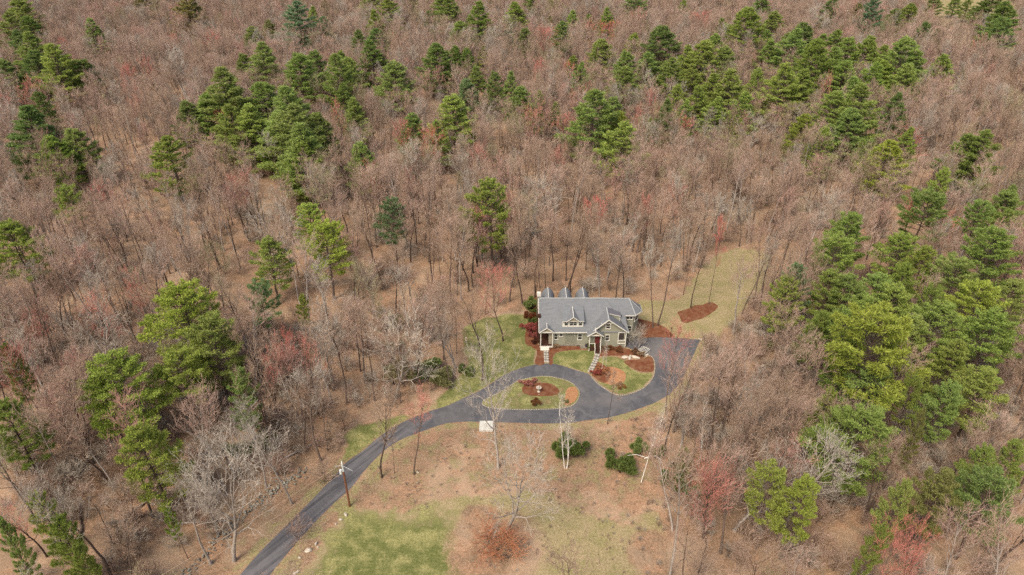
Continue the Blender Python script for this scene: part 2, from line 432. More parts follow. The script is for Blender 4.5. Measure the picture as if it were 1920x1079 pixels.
# ------------------------------------------------------------------ outlines of the yard, as ground points
def smooth_poly(pts, n=5, closed=True):
    P = [np.array(p, float) for p in pts]; m = len(P); out = []
    for i in range(m if closed else m - 1):
        p0 = P[(i-1) % m] if closed or i > 0 else P[i]; p1 = P[i]; p2 = P[(i+1) % m]
        p3 = P[(i+2) % m] if closed or i + 2 < m else P[(i+1) % m]
        for k in range(n):
            t = k / n
            out.append(.5 * ((2*p1) + (-p0+p2)*t + (2*p0-5*p1+4*p2-p3)*t*t + (-p0+3*p1-3*p2+p3)*t**3))
    if not closed: out.append(P[-1])
    return np.array(out)
def GP(pts): return np.array([G(*p) for p in pts])
def inside(P, X, Y):
    r = np.zeros(X.shape, bool); n = len(P)
    for i in range(n):
        x1, y1 = P[i]; x2, y2 = P[(i+1) % n]
        c = ((y1 > Y) != (y2 > Y)) & (X < (x2-x1) * (Y-y1) / (y2-y1+1e-12) + x1)
        r ^= c
    return r
def sdist(P, X, Y):
    d = np.full(X.shape, 1e9); n = len(P)
    for i in range(n):
        a = P[i]; b = P[(i+1) % n]; ab = b - a
        t = np.clip(((X-a[0])*ab[0] + (Y-a[1])*ab[1]) / (ab @ ab + 1e-12), 0, 1)
        d = np.minimum(d, np.hypot(X - a[0] - t*ab[0], Y - a[1] - t*ab[1]))
    return np.where(inside(P, X, Y), d, -d)
road_left = [(300,1260),(371,1170),(449.6,1079),(488,1035),(544,979),(585.5,937),(627,893),(650.6,866.4),(680,846),(715.6,816),(754,792.5),(804,772)]
loop_top = [(836,762),(869,747),(909,728),(939,707),(972,692),(1004,684),(1031,682),(1053,686),(1080,694.5),(1102,701),(1108.6,706.7),(1121,720),(1137,731),(1150.6,739),(1167,742),(1188.6,736.5),(1210,725.7),(1224,709),(1228,693),(1226.5,677),(1221,669),(1207.5,665),(1197,660.6),(1184,655)]
park = [(1174,651),(1176,640),(1196,632.5),(1264.5,633.5),(1313,637.6),(1297,674),(1286,698.6),(1272,722),(1256,740),(1225,757)]
bottom_edge = [(1183,772),(1145,782.6),(1104.6,788),(1064,793.5),(1020,794.5),(982.6,793.5),(928,792),(874,791),(842,793.5),(820,799),(789.5,810),(745,828),(710,854.6),(680,887),(656.5,916.7),(627,943),(585.5,984.7),(544,1032),(506,1079),(440,1170),(375,1260)]
P_drive = np.concatenate([smooth_poly(GP(road_left + loop_top), 4, False), GP(park), smooth_poly(GP(bottom_edge), 4, False)])
P_island = smooth_poly(GP([(904,755.5),(915,747),(942,734),(972,715),(1010,706.7),(1037,708),(1064,715),(1080,725.7),(1087,739),(1080,755.5),(1064,764),(1023,768),(969,768.5),(928,766),(909,762)]), 5)
P_lawn_left = GP([(866,618),(905,596),(960,590),(1003,590),(1004,660),(1003,684),(972,692),(939,707),(909,728),(869,747),(820,768),(818,750),(838,730),(862,706),(880,680),(868,645)])
P_lawn_walk = smooth_poly(GP([(1037,684),(1038,668),(1046,661),(1075,657),(1112,658),(1113,672),(1106,690),(1101,699),(1080,693),(1053,685)]), 4)
P_lawn_bed = smooth_poly(GP([(1122,672),(1150,668),(1172,676),(1186,692),(1204,700),(1225,700),(1222,710),(1208,725),(1186,736),(1167,741),(1152,738),(1136,728),(1118,712),(1117,690)]), 4)
P_field = GP([(480,1160),(575,1060),(615,1000),(650,948),(690,952),(760,960),(800,940),(870,930),(980,922),(1040,930),(1075,955),(1140,978),(1190,985),(1215,955),(1235,960),(1250,1000),(1240,1079),(1230,1200),(900,1300),(500,1260)])
P_greenfield = GP([(480,1180),(575,1060),(615,1000),(650,948),(700,950),(770,962),(850,945),(870,1000),(900,1079),(880,1200),(600,1260)])
P_hill = GP([(506,1079),(656,917),(710,854),(745,828),(789,810),(842,797),(1064,797),(1183,776),(1215,800),(1225,850),(1245,900),(1270,960),(1250,1000),(1245,1100),(1240,1260),(375,1260)])
P_dry = GP([(1196,600),(1198,560),(1240,565),(1275,560),(1318,500),(1345,478),(1380,465),(1425,470),(1446,480),(1438,520),(1425,548),(1390,585),(1365,612),(1330,640),(1305,700),(1280,745),(1240,785),(1225,765),(1256,740),(1286,700),(1313,637),(1264,633),(1200,632)])
P_verge = GP([(300,1260),(449,1079),(544,979),(627,893),(650,866),(715,816),(760,785),(740,790),(690,800),(650,812),(640,850),(590,880),(545,900),(500,925),(440,985),(350,1079),(200,1230)])
P_vergegreen = GP([(640,868),(645,815),(670,795),(740,780),(800,768),(760,790),(715,816),(680,846),(655,866)])
P_house = np.array([(4, 107), (27, 107), (27, 121), (4, 121)], float)

def axis(segs):
    out = []
    for a, b, s in segs: out += list(np.arange(a, b, s))
    return np.array(out + [segs[-1][1]], float)
XS = axis([(-1500, -420, 60), (-420, -90, 10), (-90, -70, 2), (-70, 70, .55), (70, 90, 2), (90, 420, 10), (420, 1500, 60)])
YS = axis([(-300, 10, 30), (10, 44, 3), (44, 165, .55), (165, 185, 2), (185, 620, 8), (620, 2200, 60)])
X, Y = np.meshgrid(XS, YS)
Z = height(X, Y)
def soft(P, wdt):
    r = np.zeros(X.shape); m = (np.abs(X) < 75) & (Y > 30) & (Y < 190)
    r[m] = np.clip(.5 + sdist(P, X[m], Y[m]) / wdt, 0, 1); return r
wg = np.maximum.reduce([soft(P_lawn_left, 2.0), soft(P_lawn_walk, .5), soft(P_lawn_bed, 1.0) * .8, soft(P_greenfield, 9.0) * .82, soft(P_vergegreen, 2.5) * .8])
wd = np.maximum.reduce([soft(P_field, 3.5), soft(P_dry, 3.0), soft(P_hill, 4.0) * .38, soft(P_verge, 3.0) * .30])
# the tan clearing far off at the upper right, and a dry rim round the driveway
def far_clear(x, y, w_): return np.hypot((x - .5625 * y - 27) / w_, (y - 450) / 88)   # runs along the line of sight up the slope
far = np.clip(2.5 - 2 * far_clear(X, Y, 40), 0, 1) * 1.6; wd = np.maximum(wd, far)
rim = np.zeros(X.shape); m = (np.abs(X) < 75) & (Y > 30) & (Y < 190); rim[m] = sdist(P_drive, X[m], Y[m])
wd = np.maximum(wd, np.where((rim > -1.6) & (rim < 0) & (wg < .5), .55, 0))
for (px, py, r_) in ((930, 1030, 7.5), (905, 985, 4), (1230, 1040, 4.5)):      # leaf-covered patches under the trees on the field
    gx, gy = G(px, py); lf = np.clip(1.4 - np.hypot(X-gx, Y-gy) / r_, 0, 1) if px == 930 else np.maximum(lf, np.clip(1.4 - np.hypot(X-gx, Y-gy) / r_, 0, 1))
nx, ny = len(XS), len(YS)
idx = np.arange(nx * ny).reshape(ny, nx)
Qd = np.stack([idx[:-1, :-1], idx[:-1, 1:], idx[1:, 1:], idx[1:, :-1]], -1)
Vg = np.stack([X, Y, Z], -1).reshape(-1, 3)
cx, cyy = (X[:-1, :-1] + X[1:, 1:]) / 2, (Y[:-1, :-1] + Y[1:, 1:]) / 2
cls = np.zeros(cx.shape, int)
for P_, k in ((P_lawn_left, 1), (P_lawn_walk, 1), (P_lawn_bed, 1), (P_field, 2), (P_dry, 3)):
    cls[inside(P_, cx, cyy) & (cls == 0)] = k
def ground_piece(name, mask):
    q = Qd[mask]; u, inv = np.unique(q, return_inverse=True)
    me = np_mesh(name + '_mesh', Vg[u], inv.reshape(q.shape), mats=[M_ground], smooth=True)
    for an, A in (('w_green', wg), ('w_dry', wd), ('w_leaf', lf)):
        at = me.attributes.new(an, 'FLOAT', 'POINT'); at.data.foreach_set('value', A.ravel()[u].astype(np.float32))
    return tag(mobj(name, me), kind='structure')
ground_piece('ground', cls == 0); ground_piece('lawn', cls == 1); ground_piece('meadow', cls == 2); ground_piece('dry_lawn', cls == 3)

def sheet(name, P, z0, z1, m, kind='structure', track=None):
    n = len(P); V = [(x, y, z1) for x, y in P] + [(x, y, z0) for x, y in P]
    me = bpy.data.meshes.new(name + '_mesh')
    A = sum(P[i][0] * P[(i+1) % n][1] - P[(i+1) % n][0] * P[i][1] for i in range(n))
    top = list(range(n)) if A > 0 else list(range(n))[::-1]
    me.from_pydata(V, [], [top] + [((i + n), ((i+1) % n + n), (i+1) % n, i) if A > 0 else (i, (i+1) % n, (i+1) % n + n, i + n) for i in range(n)])
    me.materials.append(m); me.update()
    o = mobj(name, me); 
    if kind: o['kind'] = kind
    return o
# the driveway is meshed as a grid cut to its outline so wheel tracks can follow it
def dense_sheet(name, P, z1, m, holes=()):
    o = sheet(name, P, z1 - .05, z1, m)
    return o
dense_sheet('driveway', P_drive, .012, M_asphalt)
def offset(P, d):
    n = len(P); out = []
    A = sum(P[i][0] * P[(i+1) % n][1] - P[(i+1) % n][0] * P[i][1] for i in range(n))
    for i in range(n):
        t = P[(i+1) % n] - P[i-1]; t = t / (np.linalg.norm(t) + 1e-9); nn = np.array([t[1], -t[0]]) * (1 if A > 0 else -1)
        out.append(P[i] + nn * d)
    return np.array(out)
isl = sheet('lawn', offset(P_island, -.1), 0, .10, M_ground)
for an, v in (('w_green', .62), ('w_dry', .6), ('w_leaf', 0)):
    at = isl.data.attributes.new(an, 'FLOAT', 'POINT'); at.data.foreach_set('value', np.full(len(isl.data.vertices), v, np.float32))
# granite block kerbs
def kerb(P, closed, wd=.17, bl=.42, h=.13):
    g = np.random.default_rng(3); V = []; Qs = []; n = len(P); pts = list(P) + ([P[0]] if closed else [])
    pts = np.array(pts); seg = np.linalg.norm(np.diff(pts, axis=0), axis=1); cum = np.concatenate([[0], np.cumsum(seg)])
    k = 0; s = 0
    while s < cum[-1] - bl:
        a = np.array([np.interp(s + .02, cum, pts[:, 0]), np.interp(s + .02, cum, pts[:, 1])])
        b = np.array([np.interp(s + bl - .02, cum, pts[:, 0]), np.interp(s + bl - .02, cum, pts[:, 1])])
        t = (b - a) / (np.linalg.norm(b - a) + 1e-9); nn = np.array([-t[1], t[0]]) * wd / 2 * g.uniform(.8, 1.15); hh = h * g.uniform(.8, 1.15)
        c = [a - nn, b - nn, b + nn, a + nn]
        V += [(x, y, 0) for x, y in c] + [(x, y, hh) for x, y in c]; o = 8 * k
        Qs += [(o+4, o+5, o+6, o+7), (o, o+1, o+5, o+4), (o+1, o+2, o+6, o+5), (o+2, o+3, o+7, o+6), (o+3, o, o+4, o+7)]
        k += 1; s += bl
    return tag(mobj('kerb', np_mesh('kerb_mesh', V, Qs, mats=[M_kerb])), kind='structure')
kerb(P_island, True)
kerb(smooth_poly(GP([(1108.6,706.7),(1121,720),(1137,731),(1150.6,739),(1167,742),(1188.6,736.5),(1210,725.7),(1224,709),(1228,693),(1226.5,677),(1221,669),(1209,665)]), 5, False), False)
# mulch beds
def bed(pts, m=M_mulch, z=.05, n=4): return sheet('mulch_bed', smooth_poly(GP(pts), n), -.02, z, m)
bed([(1195,601),(1208,601),(1228,606),(1246,614),(1258,624),(1263,632.8),(1230,632.6),(1197,632)])
bed([(1270,586),(1276,584),(1291,579),(1304,573),(1318,572),(1331,567),(1345,573),(1344,579),(1333,588),(1318,597),(1303,601),(1288,606),(1278,603),(1275,595)], n=3)
bed([(1006,650),(1019,649.5),(1020.5,682),(1005,684),(1003.5,676),(1007,664)])
bed([(1028.5,648),(1070,647.5),(1104,648),(1112,653),(1110,656.5),(1085,656),(1048,660),(1037,668),(1036,683),(1029.5,681)])
bed([(1125.5,654),(1150,652.5),(1174,654),(1196,662),(1206,666),(1204,673),(1180,669),(1150,667),(1125,668)])
bed([(1170,678),(1184,675.5),(1200,675),(1216,669.5),(1224,671),(1226,684),(1224,697),(1207,698),(1190,693),(1176,685)])
bed([(1115,682),(1124,680),(1138,690),(1145,702),(1140,714),(1131,719),(1114,707),(1110,703)], M_mulch)
bed([(1138,690),(1155,690),(1172,700),(1170,716),(1148,722),(1133,717),(1143,706)], M_omulch, .045)
def raised(pts, m=M_mulch): return sheet('mulch_bed', smooth_poly(GP(pts), 4), .09, .14, m)
raised([(979,729),(990,720),(1010,719),(1035,722),(1049,735),(1040,742),(1010,744),(985,740)])
raised([(1060,745),(1064,730),(1078,727),(1084,739),(1077,754),(1060,760)], M_omulch)
bed([(984,640),(990,600),(1000,560),(1008,560),(1008,648),(996,650)], M_mulch, .03)
# paths
def slab_path(a, b, wd, nm='path', n=7):
    V = []; Qs = []; k = 0; g = random.Random(5)
    pts = smooth_poly(np.array(a), 6, False) if b is None else np.array([a, b])
    cum = np.concatenate([[0], np.cumsum(np.linalg.norm(np.diff(pts, axis=0), axis=1))])
    s = 0
    while s < cum[-1] - .3:
        L = g.uniform(.55, 1.0); e = min(s + L, cum[-1])
        p = np.array([np.interp(s, cum, pts[:, 0]), np.interp(s, cum, pts[:, 1])]); q = np.array([np.interp(e - .03, cum, pts[:, 0]), np.interp(e - .03, cum, pts[:, 1])])
        t = (q - p) / (np.linalg.norm(q - p) + 1e-9); nn = np.array([-t[1], t[0]]); sp = g.uniform(.35, .65)
        for (u0, u1) in ((-.5, sp - .5 - .015), (sp - .5 + .015, .5)):
            h = .07 + g.uniform(0, .015)
            c = [p + nn*wd*u0, q + nn*wd*u0, q + nn*wd*u1, p + nn*wd*u1]
            V += [(x, y, -.02) for x, y in c] + [(x, y, h) for x, y in c]; o = 8 * k; k += 1
            Qs += [(o+7, o+6, o+5, o+4), (o, o+4, o+5, o+1), (o+1, o+5, o+6, o+2), (o+2, o+6, o+7, o+3), (o+3, o+7, o+4, o)]
        s = e
    tag(mobj(nm, np_mesh(nm + '_mesh', V, Qs, mats=[M_stonepath])), kind='structure')
slab_path([G(1023.2, 651), G(1024, 665), G(1025.2, 681)], None, .95)
slab_path([G(1120.8, 658), G(1118.5, 672), G(1112, 686), G(1105.5, 700)], None, .95)

# ------------------------------------------------------------------ house
class MB:
    def __init__(s): s.V = []; s.F = []
    def box(s, x0, x1, y0, y1, z0, z1):
        o = len(s.V); s.V += [(x, y, z) for z in (z0, z1) for y in (y0, y1) for x in (x0, x1)]
        s.F += [(o, o+2, o+3, o+1), (o+4, o+5, o+7, o+6), (o, o+1, o+5, o+4), (o+1, o+3, o+7, o+5), (o+3, o+2, o+6, o+7), (o+2, o, o+4, o+6)]
        return s
    def extr(s, poly, v):
        """closed solid: polygon swept along vector v"""
        o = len(s.V); n = len(poly); v = Vector(v)
        s.V += [tuple(p) for p in poly] + [tuple(Vector(p) + v) for p in poly]
        a = Vector((0, 0, 0)); P = [Vector(p) for p in poly]
        for i in range(n): a += P[i].cross(P[(i+1) % n])
        f = list(range(o, o + n)); b = list(range(o + n, o + 2*n))
        if a.dot(v) > 0: s.F += [f[::-1], b] + [(f[i], f[(i+1) % n], b[(i+1) % n], b[i]) for i in range(n)]
        else: s.F += [f, b[::-1]] + [(f[(i+1) % n], f[i], b[i], b[(i+1) % n]) for i in range(n)]
        return s
    def slab(s, poly, th=.16): return s.extr(poly, (0, 0, -th))
    def bar(s, a, b, wd=.1, h=None):
        a = Vector(a); b = Vector(b); d = (b - a).normalized(); up = Vector((0, 0, 1)) if abs(d.z) < .9 else Vector((0, 1, 0))
        sd = d.cross(up).normalized() * wd / 2; uu = sd.cross(d).normalized() * (h or wd) / 2
        return s.extr([a - sd - uu, a + sd - uu, a + sd + uu, a - sd + uu], b - a)
    def lathe(s, c, prof, n=10):
        o = len(s.V); c = Vector(c)
        for r_, z in prof: s.V += [(c.x + r_*math.cos(6.2832*i/n), c.y + r_*math.sin(6.2832*i/n), c.z + z) for i in range(n)]
        for k in range(len(prof) - 1):
            for i in range(n): s.F.append((o+k*n+i, o+k*n+(i+1) % n, o+(k+1)*n+(i+1) % n, o+(k+1)*n+i))
        s.F.append(tuple(o + i for i in range(n))[::-1]); s.F.append(tuple(o + (len(prof)-1)*n + i for i in range(n)))
        return s
    def build(s, name, m, parent=None, origin=(0, 0, 0), uv=False):
        me = bpy.data.meshes.new(name + '_mesh'); O = Vector(origin)
        me.from_pydata([tuple(Vector(p) - O) for p in s.V], [], s.F); me.materials.append(m)
        if uv:
            L = me.uv_layers.new(name='UVMap')
            for p in me.polygons:
                nrm = p.normal; hz = Vector((0, 0, 1)).cross(nrm)
                hz = hz.normalized() if hz.length > .05 else Vector((1, 0, 0)); sl_ = nrm.cross(hz)
                for li in p.loop_indices:
                    co = me.vertices[me.loops[li].vertex_index].co; L.data[li].uv = (co.dot(hz), co.dot(sl_))
        me.update()
        o = bpy.data.objects.new(name, me); C.objects.link(o)
        if parent: o.parent = parent
        return o
HO = (13, 112, 0)
house = bpy.data.objects.new('house', None); C.objects.link(house); house.location = HO
tag(house, 'sage green house with grey gabled roof and white trim above the driveway loop', 'house')
def hb(mb, name, m, parent=None, uv=False):
    o = mb.build(name, m, parent or house, HO, uv); return o
zr = lambda y: 3.78 + (y - 108.9) * .85
# walls
hb(MB().box(7.2, 22.1, 109.5, 111.5, .35, 3.75).box(5.6, 21.9, 111.5, 118.8, .35, 3.75).extr([(5.65, 109.5, 3.752), (5.65, 114.1, 7.85), (5.65, 118.8, 3.752)], (13, 0, 0)), 'wall', M_siding)
hb(MB().extr([(14.9, 109, .35), (22.2, 109, .35), (22.2, 109, 4.0), (18.48, 109, 6.8), (14.9, 109, 3.5)], (0, 4.5, 0)).extr([(21.95, 109.01, .35), (21.95, 111.9, .35), (21.95, 111.9, 5.6), (21.95, 109.01, 4.05)], (.3, 0, 0)), 'wall', M_siding)
wing_w = [(20, 112), (23.9, 112), (25.05, 113.3), (25.05, 115), (23.9, 116.3), (20, 116.3)]
hb(MB().extr([(x, y, .35) for x, y in wing_w], (0, 0, 5.55)), 'wall', M_siding)
hb(MB().box(7.15, 22.0, 109.44, 110, 0, .352).box(5.5, 5.7, 111.5, 118.7, 0, .352).box(14.85, 22.25, 108.93, 110.2, 0, .353).box(22.0, 22.3, 110.2, 112, 0, .353), 'foundation', M_stone)
hb(MB().extr([(x, y, 0) for x, y in ((20, 111.9), (24.0, 111.9), (25.35, 113.2), (25.35, 115.1), (24, 116.4), (20, 116.4))], (0, 0, .36)).extr([(22.4, 111.2, 0), (24.2, 111.2, 0), (26.0, 112.9, 0), (25.6, 113.4, 0), (23.9, 111.85, 0), (22.4, 111.85, 0)], (0, 0, .75)), 'foundation', M_stone)
# roofs
rf = MB()
rf.slab([(5.25, 108.9, 3.78), (22.2, 108.9, 3.78), (18.5, 114.1, 8.2), (5.25, 114.1, 8.2)])
rf.slab([(5.25, 114.1, 8.2), (19.6, 114.1, 8.2), (20.5, 119.3, 3.78), (5.25, 119.3, 3.78)])
hb(rf, 'roof', M_roof, uv=True)
hb(MB().slab([(18.5, 114.1, 8.21), (22.5, 108.55, 4.02), (22.05, 111.5, 5.95), (19.6, 114.1, 8.16)][::1]), 'roof', M_roof, uv=True)
w8 = [(24.1, 111.5), (25.6, 113.05), (25.6, 115.2), (24.1, 116.7)]
rw = MB().slab([(19.6, 114.1, 8.15), (22.05, 111.5, 5.95), (24.1, 111.5, 5.95), (23.0, 114.1, 8.15)])
for a, b in zip(w8, w8[1:]): rw.slab([(a[0], a[1], 5.95), (b[0], b[1], 5.95), (23.0, 114.1, 8.15)])
rw.slab([(24.1, 116.7, 5.95), (19.0, 116.7, 5.95), (19.0, 114.1, 8.15), (23.0, 114.1, 8.15)])
hb(rw, 'roof', M_roof, uv=True)
rg = MB().slab([(14.5, 108.4, 3.38), (18.48, 108.4, 7.02), (18.48, 113.0, 7.02), (14.5, 113.0, 3.38)]).slab([(18.48, 108.4, 7.02), (22.5, 108.4, 4.03), (22.5, 111.6, 4.03), (18.48, 112.9, 7.02)])
hb(rg, 'roof', M_roof, uv=True)
# white trim: eaves, rakes, ridge caps
tr = MB().box(5.25, 14.5, 108.80, 108.895, 3.58, 3.76)
tr.bar((5.2, 108.9, 3.72), (5.2, 114.1, 8.14), .09, .2)
for a, b in (((14.5, 108.33, 3.33), (18.48, 108.33, 6.97)), ((18.48, 108.33, 6.97), (22.5, 108.33, 3.98))): tr.bar(a, b, .12, .16)
tr.box(17.1, 19.95, 108.85, 108.99, 5.72, 5.86)
for a, b in zip([(22.1, 111.5)] + w8, w8): tr.bar((a[0], a[1] - .04, 5.83), (b[0] + .04, b[1] - .02, 5.83), .08, .16)
tr.bar((22.55, 108.4, 3.9), (22.55, 111.4, 3.95), .08, .16)
tr.box(22.12, 22.24, 108.9, 109.0, .35, 3.9)
hb(tr, 'trim', M_white)
rc = MB().bar((5.3, 114.1, 8.24), (18.6, 114.1, 8.24), .28, .07).bar((18.48, 108.4, 7.05), (18.48, 112.6, 7.05), .22, .06).bar((18.6, 114.1, 8.22), (23, 114.1, 8.2), .2, .06)
for q in w8[:2]: rc.bar((q[0], q[1], 6.0), (23.0, 114.1, 8.2), .16, .05)
hb(rc, 'ridge_cap', M_roofcap)
# windows: frame mesh with its panes as a sub-part
def window(x0, x1, z0, z1, y, parent=None, mull=(0,), cross=True, fw=.11, proud=.06):
    fr = MB(); gl = MB()
    fr.box(x0, x0+fw, y-proud, y+.02, z0, z1).box(x1-fw, x1, y-proud, y+.02, z0, z1).box(x0+fw, x1-fw, y-proud, y+.02, z1-fw, z1).box(x0-.05, x1+.05, y-proud-.05, y+.02, z0-.05, z0+fw*.9)
    for mx in mull:
        if mx: fr.box(mx-.05, mx+.05, y-proud+.005, y+.02, z0+fw, z1-fw)
    zm = (z0 + z1) / 2
    if cross: fr.box(x0+fw, x1-fw, y-proud+.008, y+.02, zm-.035, zm+.035)
    gl.box(x0+fw*.9, x1-fw*.9, y-.02, y+.015, z0+fw*.8, z1-fw*.9)
    o = hb(fr, 'window', M_white, parent); p = gl.build('pane', M_darkglass, o, HO); return o
window(8.18, 9.02, 1.57, 3.05, 109.5); window(9.2, 9.97, 2.3, 3.12, 109.5, cross=False); window(12.8, 13.72, 1.5, 3.05, 109.5)
window(18.05, 19.0, 4.5, 5.75, 109.0); window(18.1, 19.0, 1.65, 3.1, 109.0)
window(22.35, 23.75, 4.6, 5.45, 112.0, mull=(23.05,), cross=False); window(22.75, 23.75, 1.8, 3.15, 112.0)
window(5.95, 6.75, 2.7, 3.1, 111.5, cross=False, fw=.08)
wo = window(-.55, .55, 0, 1.5, 0)   # on the chamfered wall: turned
for o_ in (wo,):
    o_.data.transform(__import__('mathutils').Matrix.Translation(Vector(HO))); o_.children[0].data.transform(__import__('mathutils').Matrix.Translation(Vector(HO)))
    o_.location = (24.5 - HO[0], 112.66 - HO[1], 3.9); o_.rotation_euler = (0, 0, math.atan2(1.3, 1.15))
# louvred panel between the front windows
lp = MB().box(10.27, 10.37, 109.42, 109.5, .6, 2.95).box(12.48, 12.58, 109.42, 109.5, .6, 2.95)
for k in range(9): lp.box(10.37, 12.48, 109.40, 109.47, .66 + k*.255, .80 + k*.255)
hb(lp, 'louvred_panel', M_siding)
hb(MB().box(10.37, 12.48, 109.47, 109.497, .6, 2.95), 'panel_backing', M_screen)
hb(MB().box(12.2, 12.32, 109.3, 109.39, 2.5, 2.75), 'wall_lamp', M_white)
# left entry porch
po = MB().box(5.5, 5.66, 108.72, 108.88, .6, 3.72).box(7.8, 7.96, 108.72, 108.88, .6, 3.72).box(5.3, 8.15, 108.68, 108.9, 3.72, 3.9)
porch = hb(po, 'porch', M_white)
hb(MB().box(5.45, 8.05, 108.66, 111.49, 0, .55), 'porch_floor', M_brown)
MB().box(5.4, 8.1, 108.58, 108.655, .3, .62).build('floor_trim', M_white, porch, HO)
MB().box(5.55, 7.25, 108.25, 108.575, 0, .36).box(5.55, 7.25, 107.95, 108.25, 0, .19).build('steps', M_white, porch, HO)
MB().extr([(5.4, 108.8, 3.9), (8.05, 108.8, 3.9), (6.74, 108.8, 4.85)], (0, .8, 0)).build('gable_panel', M_siding2, porch, HO)
MB().slab([(5.2, 108.55, 3.84), (6.74, 108.55, 5.0), (6.74, 110.4, 5.0), (5.2, 110.4, 3.84)], .12).slab([(6.74, 108.55, 5.0), (8.3, 108.55, 3.84), (8.3, 110.4, 3.84), (6.74, 110.4, 5.0)], .12).build('porch_roof', M_roof, porch, HO, True)
MB().bar((5.2, 108.5, 3.8), (6.74, 108.5, 4.96), .09, .13).bar((6.74, 108.5, 4.96), (8.3, 108.5, 3.8), .09, .13).bar((6.74, 108.5, 5.03), (6.74, 110.2, 5.03), .12, .05).build('rake_trim', M_white, porch, HO)
hb(MB().box(5.72, 7.19, 111.40, 111.485, .55, 2.1), 'bench_back', M_brown)
hb(MB().box(7.21, 7.78, 109.40, 109.497, .56, 3.7), 'porch_side_panel', M_siding2)
# front portico with the red door
pt = MB().box(14.92, 15.06, 107.85, 107.99, 0, 3.6).box(17.1, 17.24, 107.85, 107.99, 0, 3.6).box(14.7, 17.45, 107.8, 108.0, 3.6, 3.76)
pt.bar((15.06, 107.92, 1.75), (16.0, 107.92, 1.75), .08).bar((15.0, 107.95, 1.75), (15.0, 108.95, 1.75), .08).bar((17.17, 107.95, 1.75), (17.17, 108.95, 1.75), .08)
for x in (16.05, 17.12): pt.box(x-.07, x+.07, 107.02, 107.16, 0, 1.25).bar((x, 107.1, 1.2), (x, 107.9, 1.85), .08).box(x-.07, x+.07, 107.72, 107.84, .9, 1.95)
portico = hb(pt, 'portico', M_white)
hb(MB().box(16.15, 17.12, 108.9, 108.995, 1.05, 3.05), 'door', M_red)
hb(MB().box(15.15, 15.9, 108.93, 108.996, 2.85, 3.15), 'transom_window', M_darkglass)
st = MB().box(14.95, 17.2, 107.86, 108.92, 0, 1.05)
for k in range(5): st.box(16.1, 17.07, 107.02 + k*.17, 107.85, .2*k, .2*(k+1) - .003*k)
st.build('steps', M_brown, portico, HO)
MB().extr([(14.75, 107.95, 3.76), (17.4, 107.95, 3.76), (16.05, 107.95, 4.62)], (0, 1.0, 0)).build('gable_panel', M_siding2, portico, HO)
MB().slab([(14.45, 107.65, 3.66), (16.05, 107.65, 4.76), (16.05, 109.1, 4.76), (14.45, 109.1, 3.66)], .12).slab([(16.05, 107.65, 4.76), (17.65, 107.65, 3.66), (17.65, 109.1, 3.66), (16.05, 109.1, 4.76)], .12).build('portico_roof', M_roof, portico, HO, True)
MB().bar((14.45, 107.6, 3.62), (16.05, 107.6, 4.72), .09, .14).bar((16.05, 107.6, 4.72), (17.65, 107.6, 3.62), .09, .14).bar((16.05, 107.6, 4.8), (16.05, 109.0, 4.8), .12, .05).build('rake_trim', M_white, portico, HO)
# corner screened porch opening
cp = MB().box(20.6, 20.74, 108.86, 108.99, .95, 3.75).box(22.05, 22.2, 108.80, 108.92, .35, 3.85).box(20.74, 22.05, 108.86, 108.98, 3.6, 3.74).box(20.74, 22.05, 108.84, 108.98, 1.75, 1.87).box(20.74, 22.05, 108.84, 108.98, .95, 1.1).bar((21.7, 108.9, 3.6), (22.05, 108.9, 2.4), .07)
cpo = hb(cp, 'corner_opening', M_white)
MB().box(20.74, 21.75, 108.92, 108.997, 1.87, 3.6).build('screen', M_screen, cpo, HO)
MB().box(20.74, 22.05, 108.92, 108.996, 1.1, 1.75).build('lower_panel', M_siding, cpo, HO)
# front dormer
dm = hb(MB().box(9.76, 13.8, 109.7, 112.5, 4.3, 5.98), 'dormer', M_white)
MB().slab([(9.6, 109.35, 6.02), (13.96, 109.35, 6.02), (13.96, 112.95, 7.3), (9.6, 112.95, 7.3)], .12).slab([(10.5, 109.3, 6.03), (11.82, 109.3, 7.0), (11.82, 112.6, 7.22), (11.82, 112.4, 7.2)], .08).build('dormer_roof', M_roof, dm, HO, True)
MB().extr([(10.55, 109.3, 6.05), (13.05, 109.3, 6.05), (11.8, 109.3, 7.0)], (0, .05, 0)).extr([(10.62, 109.36, 6.05), (12.98, 109.36, 6.05), (11.8, 109.36, 6.95)], (0, 1.6, 0)).build('gable_panel', M_siding2, dm, HO)
MB().slab([(10.4, 109.1, 6.0), (11.8, 109.1, 7.12), (11.8, 112.75, 7.25)], .1).slab([(13.2, 109.1, 6.0), (11.8, 109.1, 7.12), (11.8, 112.75, 7.25)][::-1], .1).build('gable_roof', M_roof, dm, HO, True)
MB().bar((10.4, 109.07, 5.97), (11.8, 109.07, 7.09), .08, .11).bar((11.8, 109.07, 7.09), (13.2, 109.07, 5.97), .08, .11).bar((11.8, 109.1, 7.15), (11.8, 112.6, 7.27), .12, .05).box(9.7, 13.86, 109.32, 109.40, 5.88, 6.0).build('rake_trim', M_white, dm, HO)
for x0, x1 in ((10.18, 10.78), (11.2, 11.8), (11.9, 12.5), (12.92, 13.52)):
    gz = MB().box(x0, x1, 109.66, 109.71, 4.85, 5.24).box(x0, x1, 109.66, 109.71, 5.32, 5.72); gz.build('window', M_darkglass, dm, HO)
